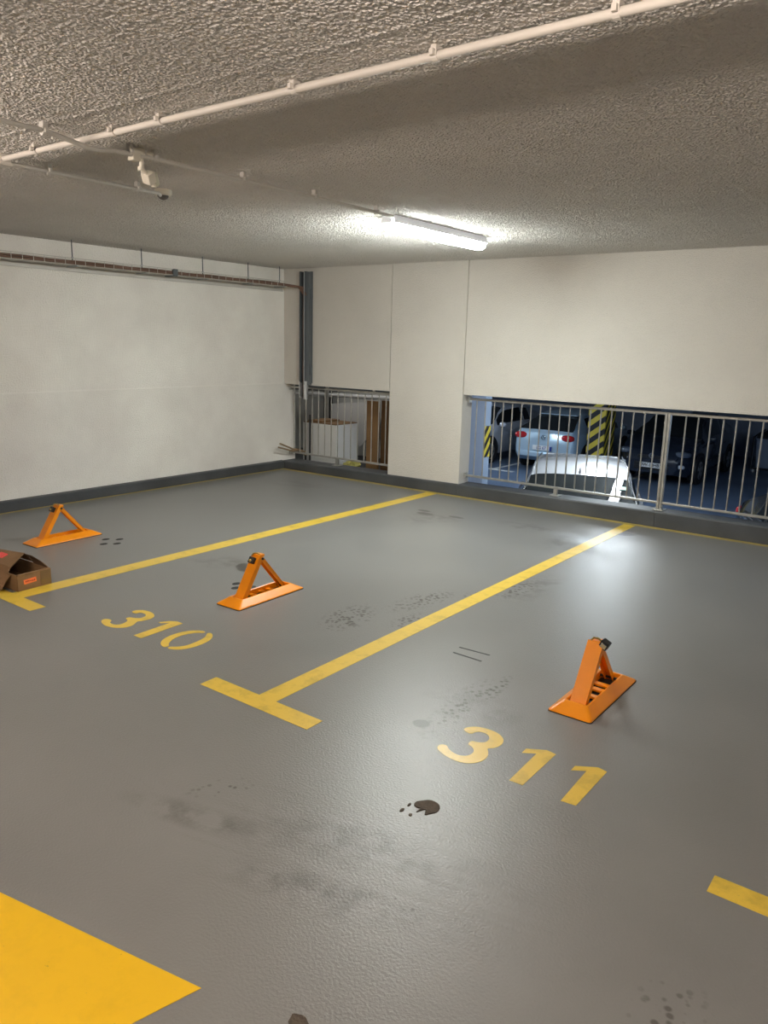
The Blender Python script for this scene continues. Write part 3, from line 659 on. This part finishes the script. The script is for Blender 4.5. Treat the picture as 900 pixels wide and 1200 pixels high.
# ------------------------------------------------------------------ storage recess
RX0, RX1, RY1 = -8.75, -5.50, 9.30
w = MB(); w.box(RX0, RX1, YB+TW, RY1, -.12, -.04); tag(w.build('floor_recess', M['kerb'], None), 'dark floor of the storage recess', 'floor', kind='structure')
w = MB(); w.box(RX0-.1, RX1, YB+TW, RY1+.1, 2.0, 2.1); tag(w.build('ceiling_recess', M['hall_ceiling']), 'ceiling of the storage recess', 'ceiling', kind='structure')
w = MB(); w.box(RX0-.1, RX1, RY1, RY1+.1, -.12, 2.0)
w.box(RX0-.1, RX0, YB+TW, RY1, -.12, 2.0); w.box(RX0, XL-.2, YB+TW-.08, YB+TW, -.12, 2.0)
tag(w.build('wall_recess', M['recess_wall']), 'pale grey wall of the storage recess', 'wall', kind='structure')
w = MB(); w.box(RX1, RX1+.1, YB+TW, RY1+.1, ZL, 2.0); tag(w.build('wall_partition', M['hall_wall']), 'partition between the storage recess and the lower hall', 'wall', kind='structure')

def carcass(name, label, x0, x1, y0, y1, z0_, z1_, th=.018):
    root = tag(empty(name, (x0, y0, z0_)), label, 'cabinet'); W_, D_, H_ = x1-x0, y1-y0, z1_-z0_
    b = MB(); b.box(0, W_, 0, th, 0, H_, bevel=.002); b.build('front_panel', M['white_panel'], root)
    b = MB(); b.box(W_-th, W_, th, D_, 0, H_, bevel=.002); b.box(W_-.001, W_+.001, D_*.72, D_*.722, .04, H_-.03); b.build('side_panel', mat('lit_white_laminate', (.85, .87, .9), .4), root)  # whiter side panel: light falling on this face is put into its colour
    b = MB(); b.box(0, th, th, D_, 0, H_); b.box(th, W_-th, D_-th, D_, 0, H_); b.build('rear_panels', M['white_panel'], root)
    b = MB(); b.box(.004, W_-.004, .004, D_, H_, H_+.012); b.box(.05, W_-.3, .05, D_-.05, H_+.012, H_+.035, bevel=.006); b.build('top_board', M['brown_board_dark'], root)
    return root
carcass('storage_cabinet', 'low white cabinet standing behind the short railing', -7.46, -6.85, 7.98, 8.46, -.04, .575)
def board(name, label, x0, x1, y, z0_, z1_, th, m, lean=0, cat='board', poly=None):
    o = empty(name, (x0, y, z0_)); tag(o, label, cat)
    b = MB()
    if poly: b.prism(poly, 'y', 0, th)
    else: b.box(0, x1-x0, 0, th, 0, z1_-z0_, bevel=.002)
    p = b.build('panel', m, o); o.rotation_euler = (lean, 0, 0)
    return o
board('wall_board', 'pale grey board with a slanting lower edge leaning behind the white cabinet', -7.62, -6.83, 8.75, .20, .87, .02, M['grey_panel'], -.05,
      poly=[(0, .28), (.58, 0), (.79, .20), (.79, .66), (0, .585)])
board('chipboard_sheet', 'tall brown board standing at the right end of the recess, lighter one', -6.375, -6.175, 8.05, -.04, .94, .03, M['brown_board'])
board('chipboard_sheet', 'tall brown board against the pillar, darker one', -6.185, -5.93, 8.12, -.04, .95, .03, M['brown_board_dark'])
b = MB(); b.tube([(0, 0, 0), (0, 0, 2.04)], .072, 14); o = b.build('drain_pipe', M['iron'], None, True, (-7.93, 9.05, -.04)); tag(o, 'black vertical pipe behind the white cabinet', 'pipe')
b = MB(); b.box(0, .045, 0, .03, 0, 1.15, bevel=.003); o = b.build('steel_upright', M['rail'], None, False, (-7.56, 8.56, -.04)); tag(o, 'pale steel upright standing behind the white cabinet', 'upright')
hp = tag(empty('service_pipe', (-8.7, 8.9, .95)), 'grey horizontal pipe under the ceiling of the storage recess', 'pipe')
b = MB(); b.tube([(0, 0, .04), (3.15, 0, .10)], .055, 12); b.build('pipe', M['dark_steel'], hp, True)
b = MB(); b.tube([(1.80, 0, .074), (1.84, 0, .075)], .062, 12); b.build('collar', M['white_pvc'], hp, True)
b = MB(); b.tube([(0, -.08, -.06), (3.15, -.08, -.01)], .03, 10); b.build('lower_pipe', M['grey_panel'], hp, True)
for x, zt, lab in ((-7.30, .76, 'thin black iron bar leaning at the left end of the short railing, taller one'), (-7.22, .70, 'thin black iron bar leaning at the left end of the short railing, shorter one')):
    b = MB(); b.tube([(0, 0, 0), (-.015, .02, zt+.04)], .014, 8); o = b.build('iron_bar', M['iron'], None, True, (x, 7.86, -.04)); tag(o, lab, 'bar')
for dy, dz, lab in ((0, 0, 'upper wooden rod poking out through the short railing'), (-.03, -.045, 'lower wooden rod poking out through the short railing')):
    b = MB(); b.tube([(-7.165, 7.22+dy, .362+dz), (-7.20, 7.50, .262+dz*.6), (-7.215, 7.63, .243+dz*.2), (-7.23, 7.78, .19+dz)], .011, 10); o = b.build('wooden_rod', M['wood'], None, True); tag(o, lab, 'rod')
lamp_at(-7.0, 8.35, 2.0, PI/2, M['fill_recess'], 'added unseen fill lamp brightening the storage recess')  # unseen lamp added to brighten the recess
# crumpled bag
b = MB(); bmesh.ops.create_icosphere(b.bm, subdivisions=3, radius=1)
for vtx in b.bm.verts:
    n_ = noise.noise(vtx.co*2.2)*.45+noise.noise(vtx.co*5)*.2
    vtx.co = Vector((vtx.co.x*.12*(1+n_), vtx.co.y*.10*(1+n_), max(-.075, vtx.co.z*.085*(1+n_))))
o = b.build('rubbish_bag', M['bag'], None, True, (-6.62, 8.05, .035)); tag(o, 'crumpled yellow-green bag on the floor beside the brown boards', 'bag')

# ------------------------------------------------------------------ lower hall
HX0, HX1, HY1 = -17.0, 7.0, 25.0
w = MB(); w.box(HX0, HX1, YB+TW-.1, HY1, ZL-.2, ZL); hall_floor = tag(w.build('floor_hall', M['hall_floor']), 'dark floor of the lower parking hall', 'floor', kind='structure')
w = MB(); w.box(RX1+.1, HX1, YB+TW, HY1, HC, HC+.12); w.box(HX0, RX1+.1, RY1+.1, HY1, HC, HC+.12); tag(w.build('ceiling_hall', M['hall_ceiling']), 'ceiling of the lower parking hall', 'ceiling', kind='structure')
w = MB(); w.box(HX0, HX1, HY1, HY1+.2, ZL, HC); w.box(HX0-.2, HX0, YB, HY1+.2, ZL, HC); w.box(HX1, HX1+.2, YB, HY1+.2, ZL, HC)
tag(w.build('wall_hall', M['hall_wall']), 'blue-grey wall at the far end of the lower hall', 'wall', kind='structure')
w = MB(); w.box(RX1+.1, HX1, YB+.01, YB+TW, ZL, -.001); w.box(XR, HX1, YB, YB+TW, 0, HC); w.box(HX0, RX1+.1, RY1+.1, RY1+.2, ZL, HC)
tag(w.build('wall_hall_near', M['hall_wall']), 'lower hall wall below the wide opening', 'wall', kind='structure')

def column(loc, sx, sy, label, mats, z0_, z1_, chev=None):
    o = empty('column', (loc[0], loc[1], ZL)); tag(o, label, 'column', kind='structure')
    b = MB(); b.box(0, sx, 0, sy, 0, HC-ZL); b.build('shaft', M['column'], o)
    b = MB(); b.box(.0, sx, -.008, 0, z0_-ZL, z1_-ZL); b.build('hazard_panel', mats[0], o)
    b = MB(); b.box(sx, sx+.008, 0, sy, z0_-ZL, z1_-ZL); b.build('hazard_panel', mats[1], o)
    return o
hz1 = hazard_mat('hazard_wide', .15, math.radians(38), 'X'); hz2 = hazard_mat('hazard_narrow', .15, math.radians(55), 'Y')
hz3 = hazard_mat('hazard_near', .13, math.radians(50), 'X'); hz4 = hazard_mat('hazard_near_side', .13, math.radians(50), 'Y')
column((-7.36, 18.0), .43, .62, 'square column with yellow and black hazard stripes between the parked cars', (hz1, hz2), -.9, .72)
column((-7.72, 12.7), .40, .40, 'blue-grey column with a hazard plate beside the left jamb of the wide opening', (hz3, hz4), -.42, .18)
column((-7.3, 23.3), .9, .5, 'plain blue-grey column near the far end of the lower hall', (M['column'], M['column']), -.42, .18)
for (x, y, mk, l_) in [(-3.62, 10.2, 'lamp_hall_soft', 'tube lamp over the white car'), (.6, 12.4, 'lamp_hall_blue', 'bluish tube lamp on the hall ceiling behind the right end of the railing'), (-9.4, 15.2, 'lamp_hall', 'added unseen fill lamp lighting the silver cars in the hall'), (-13.5, 16.5, 'lamp_hall', 'tube lamp at the far left of the lower hall'), (-5.2, 13.4, 'lamp_hall', 'added unseen fill lamp brightening the white car roof')]:  # lamps by the silver cars and behind the white car are added fill
    lamp_at(x, y, HC+.003, 0, M[mk], l_)
b = MB(); b.prism([(-9.75, 17.25), (-8.95, 17.25), (-8.95, 17.40), (-9.75, 17.40)], 'z', ZL, ZL+.002)  # pale strip on the floor behind the hatchback
for x in (-9.55, -6.35, -3.2): b.prism(R_(x-.05, x+.05, 17.4, 22), 'z', ZL, ZL+.0015)
o = b.build('bay_line', mat('pale_hall_tone', (.6, .6, .58), .5), hall_floor); o['label'] = 'pale bay lines and a pale floor patch in the lower hall'

# ------------------------------------------------------------------ cars
def interp(tab, x):
    for (a, va), (c_, vc) in zip(tab, tab[1:]):
        if a <= x <= c_:
            t_ = (x-a)/(c_-a) if c_ > a else 0
            return va+(vc-va)*t_
    return tab[0][1] if x < tab[0][0] else tab[-1][1]
CARMAT = {}
def car(name, label, loc, yaw, paint_, hgt=1.45, half=.87, L=4.25, boxy=0., estate=False, glass=(.015, .017, .018), plate_front=None, plate_rear=None, blue_plate=False, chrome_trim=False, fin=False, sticker=False, lights='white_light'):
    """car facing local +X, origin on the ground midway between the axles"""
    root = tag(empty(name, loc, yaw), label, 'car', 'cars in the lower hall')
    N_, T_ = L/2, -L/2
    s_ = hgt/1.45
    roof_f = .35; roof_r = -1.72 if estate else -1.15
    top = [(T_, .62), (T_+.03, .95*s_), (T_+.10, 1.03*s_), (roof_r-.05, hgt-.07), (roof_r+.35, hgt-.012), (-.45, hgt), (roof_f, hgt-.055), (1.18, 1.00*s_), (1.30, .97*s_), (1.75, .89*s_), (N_-.12, .76*s_), (N_, .60*s_)]
    belt = [(T_, .55), (T_+.05, .90*s_), (T_+.25, .955*s_), (.9, .925*s_), (1.30, .90*s_), (N_-.15, .70*s_), (N_, .55*s_)]
    wid = [(T_, half*.86), (T_+.12, half*.955), (T_+.6, half), (.9, half), (1.5, half*.975), (N_-.22, half*.90), (N_, half*.66)]
    wtop = [(T_, half*.62), (roof_r-.05, half*.66), (-.4, half*.70), (roof_f, half*.69), (1.18, half*.80), (1.5, half*.80), (N_, half*.55)]
    bot = [(T_, .36), (T_+.2, .24), (N_-.3, .2), (N_, .28)]
    pil = [(roof_f+.02, .35+.10)]
    xs = sorted(set([T_, T_+.03, T_+.07, T_+.12, T_+.22, T_+.32, T_+.45, roof_r-.12, roof_r-.05, roof_r+.05, roof_r+.2, roof_r+.35, -.72, -.62, -.45, -.1, .12, roof_f-.08, roof_f, roof_f+.12, .6, .75, .9, 1.05, 1.18, 1.30, 1.45, 1.6, 1.75, 1.9, N_-.25, N_-.12, N_-.06, N_-.02, N_]))
    bm = bmesh.new(); rings = []
    for x in xs:
        zt, zb, w_, wt, z0_ = interp(top, x), interp(belt, x), interp(wid, x), interp(wtop, x), interp(bot, x)
        zb = min(zb, zt-.015); cab = max(0, min(1, (zt-zb-.05)/.30)) if T_+.02 < x < 1.30 else 0
        wb = w_*.955; wtt = wb-(wb-wt)*max(cab, .12)
        pr = [(w_*.90, z0_), (w_*.985, z0_+.12), (w_, z0_+(zb-z0_)*.45), (w_*.99, z0_+(zb-z0_)*.78), (wb, zb),
              (wb-.012-(wb-wtt)*.12*cab, zb+(zt-zb)*.12), (wb-(wb-wtt)*.80, zb+(zt-zb)*.80), (wtt, zb+(zt-zb)*.945), (wtt*.86, zt-.004), (wtt*.5, zt+.012*cab), (0, zt+.018*cab)]
        ring = [(x, y_, z_) for y_, z_ in pr]+[(x, -y_, z_) for y_, z_ in reversed(pr[:-1])]
        rings.append([bm.verts.new(p) for p in ring])
    nR = len(rings[0]); groups = {}
    for i in range(len(xs)-1):
        xm = (xs[i]+xs[i+1])/2
        for j in range(nR-1):
            q = (rings[i][j], rings[i][j+1], rings[i+1][j+1], rings[i+1][j]); jj = j if j < 10 else nR-2-j
            g_ = 'body'
            zt = interp(top, xm); zb = interp(belt, xm)
            if jj == 5 and zt-zb > .12:
                if .12 < xm < .95: g_ = 'side_window'
                elif -.62 < xm < .12: g_ = 'side_window'
                elif roof_r+.05 < xm < -.72: g_ = 'side_window'
            if jj in (7, 8, 9) and roof_f < xm < 1.18: g_ = 'windscreen'
            if jj in (7, 8, 9) and T_+.12 < xm < roof_r-.05: g_ = 'rear_window'
            groups.setdefault((g_, (j > 9) if g_ == 'side_window' else 0, (0 if xm > -.65 else 1) if g_ == 'side_window' else 0), []).append(q)
        # underside
        groups.setdefault(('body', 0, 0), []).append((rings[i][nR-1], rings[i][0], rings[i+1][0], rings[i+1][nR-1]))
    gm = glass_mat('car_glass', glass) if glass not in CARMAT else CARMAT[glass]; CARMAT[glass] = gm
    for (g_, sd_, wn_), qs in groups.items():
        b2 = MB(); mp = {}
        for q in qs:
            vv = []
            for v_ in q:
                if v_ not in mp: mp[v_] = b2.bm.verts.new(v_.co)
                vv.append(mp[v_])
            b2.bm.faces.new(vv)
        if g_ == 'body':
            b2.bm.faces.new([mp[v_] for v_ in rings[0]]); b2.bm.faces.new([mp[v_] for v_ in rings[-1]])
        b2.build(g_, paint_ if g_ == 'body' else gm, root, smooth=True)
    bm.free()
    wr = .315*min(1.08, s_)
    for wx in (1.32, -1.32):
        for sy in (1, -1):
            yo = sy*(half-.10)
            b2 = MB(); b2.lathe((wx, yo, wr), [(wr*.66, -.10), (wr*.97, -.105), (wr, -.08), (wr, .08), (wr*.97, .112), (wr*.66, .108), (wr*.62, .09)] if sy > 0 else [(wr*.62, -.09), (wr*.66, -.108), (wr*.97, -.112), (wr, -.08), (wr, .08), (wr*.97, .105), (wr*.66, .10)], axis='y', seg=28)
            ty = b2.build('wheel', M['tyre'], root, smooth=True)
            b2 = MB(); b2.lathe((wx, yo+sy*.095, wr), [(wr*.64, -.012), (wr*.64, .012), (wr*.58, .008), (wr*.57, -.01)], axis='y', seg=24)
            b2.lathe((wx, yo+sy*.10, wr), [(wr*.15, -.02), (wr*.15, .015), (wr*.08, .02)], axis='y', seg=14)
            for k_ in range(5):
                a = 2*PI*k_/5+.3; e = Vector((math.cos(a), 0, math.sin(a)))*wr*.6; n_ = Vector((-math.sin(a), 0, math.cos(a)))*wr*.09
                cpos = Vector((wx, yo+sy*.10, wr))
                b2.loft([[cpos-n_+Vector((0, -.01, 0)), cpos+n_+Vector((0, -.01, 0)), cpos+n_+Vector((0, .01, 0)), cpos-n_+Vector((0, .01, 0))], [cpos+e-n_*1.5+Vector((0, -.01, 0)), cpos+e+n_*1.5+Vector((0, -.01, 0)), cpos+e+n_*1.5+Vector((0, .01, 0)), cpos+e-n_*1.5+Vector((0, .01, 0))]])
            b2.build('rim', M['rim'], ty)
            # dark wheel arch lip
            b2 = MB(); pts = [(wx+(wr+.055)*math.cos(PI*k_/12), sy*(half*.985), wr+.01+(wr+.055)*math.sin(PI*k_/12)) for k_ in range(-1, 14)]
            b2.tube(pts, .028, 8); b2.build('wheel_arch', M['black'], root, smooth=True)
            b2 = MB(); b2.lathe((wx, sy*(half-.02), wr+.01), [(wr+.045, -.03), (wr+.045, .022)], axis='y', seg=28); b2.build('wheel_well', M['black'], root)
    def lump(nm, c_, sz, m, rot_=0):
        b2 = MB(); bmesh.ops.create_uvsphere(b2.bm, u_segments=16, v_segments=10, radius=1)
        for v_ in b2.bm.verts:
            q = Vector((math.copysign(abs(v_.co.x)**.7, v_.co.x)*sz[0], math.copysign(abs(v_.co.y)**.7, v_.co.y)*sz[1], math.copysign(abs(v_.co.z)**.7, v_.co.z)*sz[2]))
            q.rotate(Matrix.Rotation(rot_, 3, 'Z')); v_.co = q+Vector(c_)
        return b2.build(nm, m, root, smooth='all')
    for sy in (1, -1):
        lump('headlamp', (N_-.20, sy*half*.72, .70*s_), (.17, .17, .075), M[lights], -sy*.55)
        lump('tail_lamp', (T_+.08, sy*half*.70, .88*s_), (.10, .215, .085), M['red_light'], sy*.35)
        lump('fog_lamp', (N_-.10, sy*half*.70, .44*s_), (.07, .13, .05), M['white_light'], -sy*.5)
        lump('wing_mirror', (.86, sy*(half+.09), .985*s_), (.07, .10, .065), paint_)
        for dx in (.05, -.85):
            b2 = MB(); b2.box(dx-.09, dx+.09, sy*half*.985-.012, sy*half*.985+.022, .77*s_, .795*s_, bevel=.006); b2.build('door_handle', M['chrome'] if chrome_trim else paint_, root)
        if chrome_trim:
            b2 = MB(); b2.tube([(T_+.6, sy*(half*.955), .963*s_), (-.4, sy*(half*.965), .95*s_), (.95, sy*(half*.962), .93*s_)], .010, 6); b2.build('window_trim', M['chrome'], root, smooth=True)
            b2 = MB(); b2.tube([(roof_r+.1, sy*half*.665, hgt-.035), (-.4, sy*half*.695, hgt-.012), (roof_f-.05, sy*half*.69, hgt-.062), (.75, sy*half*.765, hgt*.845), (1.12, sy*half*.83, hgt*.695)], .011, 8); b2.build('roof_rail', M['chrome'], root, smooth=True)
    # grille, bumpers
    b2 = MB(); b2.box(N_-.045, N_+.012, -half*.45, half*.45, .34, .52, bevel=.015)
    for k_ in range(3): b2.box(N_+.010, N_+.018, -half*.42, half*.42, .375+k_*.05, .385+k_*.05)
    b2.build('lower_grille', M['black'], root)
    b2 = MB(); b2.box(N_-.05, N_+.006, -half*.38, half*.38, .57*s_, .645*s_, bevel=.012); b2.build('upper_grille', M['black'], root)
    b2 = MB(); b2.box(T_-.03, T_+.10, -half*.80, half*.80, .36, .50, bevel=.03); b2.build('rear_bumper', M['black'] if not blue_plate else paint_, root)
    def badge(x, z_, sgn):
        b2 = MB(); b2.tube([(x, .055*math.cos(2*PI*k_/20), z_+.055*math.sin(2*PI*k_/20)) for k_ in range(20)], .008, 6, closed=True)
        for pts in ([(-.034, .040), (0, .005), (.034, .040)], [(-.046, .012), (-.02, -.045), (0, -.004), (.02, -.045), (.046, .012)]):
            b2.tube([(x, u, z_+v_) for u, v_ in pts], .006, 6)
        b2.build('badge', M['chrome'], root)
    def plate(txt, x, z_, sgn, blue):
        b2 = MB(); b2.box(x-.008, x+.008, -.26, .26, z_-.056, z_+.056, bevel=.003); p_ = b2.build('number_plate', M['plate_white'], root)
        if blue:
            b2 = MB(); b2.box(x-.010, x+.010, -.26, -.205, z_-.055, z_+.055); b2.build('plate_band', M['plate_blue'], p_)
        cu = bpy.data.curves.new('plate_text', 'FONT'); cu.body = txt; cu.size = .105; cu.align_x = 'CENTER'; cu.align_y = 'CENTER'; cu.extrude = .001; cu.offset = .002
        to = bpy.data.objects.new('tmp', cu); COL.objects.link(to); bpy.context.view_layer.update()
        me = bpy.data.meshes.new_from_object(to.evaluated_get(bpy.context.evaluated_depsgraph_get())); bpy.data.objects.remove(to)
        me.materials.clear(); me.materials.append(M['plate_blue'] if blue else M['black'])
        o_ = bpy.data.objects.new('plate_lettering', me); COL.objects.link(o_); o_.parent = p_
        o_.matrix_local = Matrix.Translation((x+sgn*.010, 0.02 if blue else 0, z_)) @ Matrix(((0, 0, sgn, 0), (sgn, 0, 0, 0), (0, 1, 0, 0), (0, 0, 0, 1)))
    if plate_front: plate(plate_front, N_+.026, .43*s_, 1, False); badge(N_+.012, .64*s_, 1)
    if plate_rear: plate(plate_rear, T_-.042, .60*s_, -1, blue_plate); badge(T_-.006, .86*s_, -1)
    if fin:
        b2 = MB(); b2.loft([[(roof_f-.06, -.016, hgt-.040), (roof_f-.06, .016, hgt-.040), (roof_f-.03, 0, hgt-.036)], [(roof_f-.14, -.016, hgt-.02), (roof_f-.14, .016, hgt-.02), (roof_f-.15, 0, hgt+.045)], [(roof_f-.17, -.010, hgt-.02), (roof_f-.17, .010, hgt-.02), (roof_f-.175, 0, hgt+.045)]]); b2.build('aerial_fin', M['black'], root)
    if sticker:
        b2 = MB(); b2.box(-.035, .035, -.04, .04, -.002, .002); o_ = b2.build('windscreen_sticker', M['green_sticker'], root)
        o_.location = (.56, half*.60, hgt-.150); o_.rotation_euler = (0, math.radians(27), 0)
    # tailgate lip, rear wiper, sill
    b2 = MB(); b2.box(roof_r-.14, roof_r-.02, -half*.60, half*.60, hgt-.085, hgt-.055, bevel=.01); b2.build('rear_spoiler', paint_, root)
    return root
white = mat('white_car_paint', (.80, .81, .82), .22, coat=.8)
blackp = mat('black_car_paint', (.006, .007, .010), .2, coat=.9)
navy = mat('dark_blue_car_paint', (.010, .014, .026), .22, coat=.9)
silver_blue = mat('pale_blue_silver_paint', (.42, .55, .66), .3, .25, coat=.6)
silver_grey = mat('silver_grey_paint', (.62, .64, .70), .3, .25, coat=.6)
ya = math.atan2(-.88, .47)
car('car', 'white car with a lamp reflected in its windscreen just below the wide opening', (-4.19, 10.10, ZL), ya-.10, white, hgt=1.48, half=.93, L=4.2, estate=True, fin=True, sticker=True, glass=(.02, .024, .024), chrome_trim=True)
car('car', 'black car with bright trim at the lower right of the wide opening', (-.88, 10.30, ZL), ya-.05, blackp, hgt=1.42, half=.86, L=4.2, chrome_trim=True)
car('car', 'dark blue car with a white front number plate, facing out, right of the striped column', (-5.78, 20.25, ZL), -PI/2, navy, hgt=1.54, half=.90, L=4.3, plate_front='DW-10HB5', lights='smoked_light')
car('car', 'pale blue silver hatchback seen from behind with red tail lamps', (-8.47, 20.0, ZL), PI/2, silver_blue, hgt=1.47, half=.86, L=4.2, plate_rear='LG 67', blue_plate=True)
car('car', 'silver grey car facing out behind the left end of the wide opening', (-11.0, 19.5, ZL), -PI/2, silver_grey, hgt=1.50, half=.88, L=4.3)
# rubbish trolley
tb = tag(empty('wheeled_bin', (-4.02, 22.2, ZL)), 'grey bin on a black wheeled frame by the far wall', 'bin')
b = MB(); b.loft([[(-.30*s, -.26*s, z), (.30*s, -.26*s, z), (.30*s, .26*s, z), (-.30*s, .26*s, z)] for z, s in ((.14, .85), (.86, 1.0), (.88, 1.06), (.91, 1.06))]); b.build('body', M['bin'], tb)
b = MB(); b.loft([[(-.33, -.29, .91), (.33, -.29, .91), (.33, .29, .91), (-.33, .29, .91)], [(-.28, -.25, 1.0), (.28, -.25, 1.0), (.28, .25, 1.0), (-.28, .25, 1.0)], [(-.10, -.12, 1.13), (.10, -.12, 1.13), (.10, .12, 1.13), (-.10, .12, 1.13)]]); b.build('lid', M['black'], tb)
b = MB()
for sx in (-.36, .36): b.tube([(sx, -.30, .10), (sx, -.30, .95), (sx*.3, -.30, 1.16)], .025, 8)
b.tube([(-.36, -.30, .12), (.36, -.30, .12)], .025, 8); b.build('frame', M['black'], tb)
for sx in (-.3, .3):
    for sy in (-.24, .24):
        b = MB(); b.lathe((sx, sy, .06), [(.03, -.02), (.06, -.02), (.06, .02), (.03, .02)], axis='x', seg=16); b.build('wheel', M['grey_pvc'], tb)

# ------------------------------------------------------------------ world, camera, view
wd = bpy.data.worlds.new('World'); scene.world = wd; wd.use_nodes = True
wd.node_tree.nodes['Background'].inputs[0].default_value = (.5, .5, .55, 1); wd.node_tree.nodes['Background'].inputs[1].default_value = .0
yaw, pitch, roll = (math.radians(a) for a in (36.91, 12.444, 1.458))
fw = Vector((-math.sin(yaw)*math.cos(pitch), math.cos(yaw)*math.cos(pitch), -math.sin(pitch)))
rt = Vector((math.cos(yaw), math.sin(yaw), 0)); up = rt.cross(fw)
r2 = rt*math.cos(roll)+up*math.sin(roll); u2 = -rt*math.sin(roll)+up*math.cos(roll)
cam = bpy.data.cameras.new('camera'); co = bpy.data.objects.new('camera', cam); COL.objects.link(co)
mw = Matrix((r2, u2, -fw)).transposed().to_4x4(); mw.translation = Vector((0, 0, 1.7)); co.matrix_world = mw
cam.sensor_width = 36; cam.sensor_fit = 'AUTO'; cam.lens = 36*901/1200; cam.clip_start = .05
scene.camera = co
vs = scene.view_settings
vs.view_transform = 'Standard'; vs.look = 'None'; vs.gamma = 1; vs.use_curve_mapping = False; vs.exposure = -.18
try: scene.cycles.max_bounces = 10; scene.cycles.diffuse_bounces = 6; scene.cycles.use_denoising = True
except Exception: pass
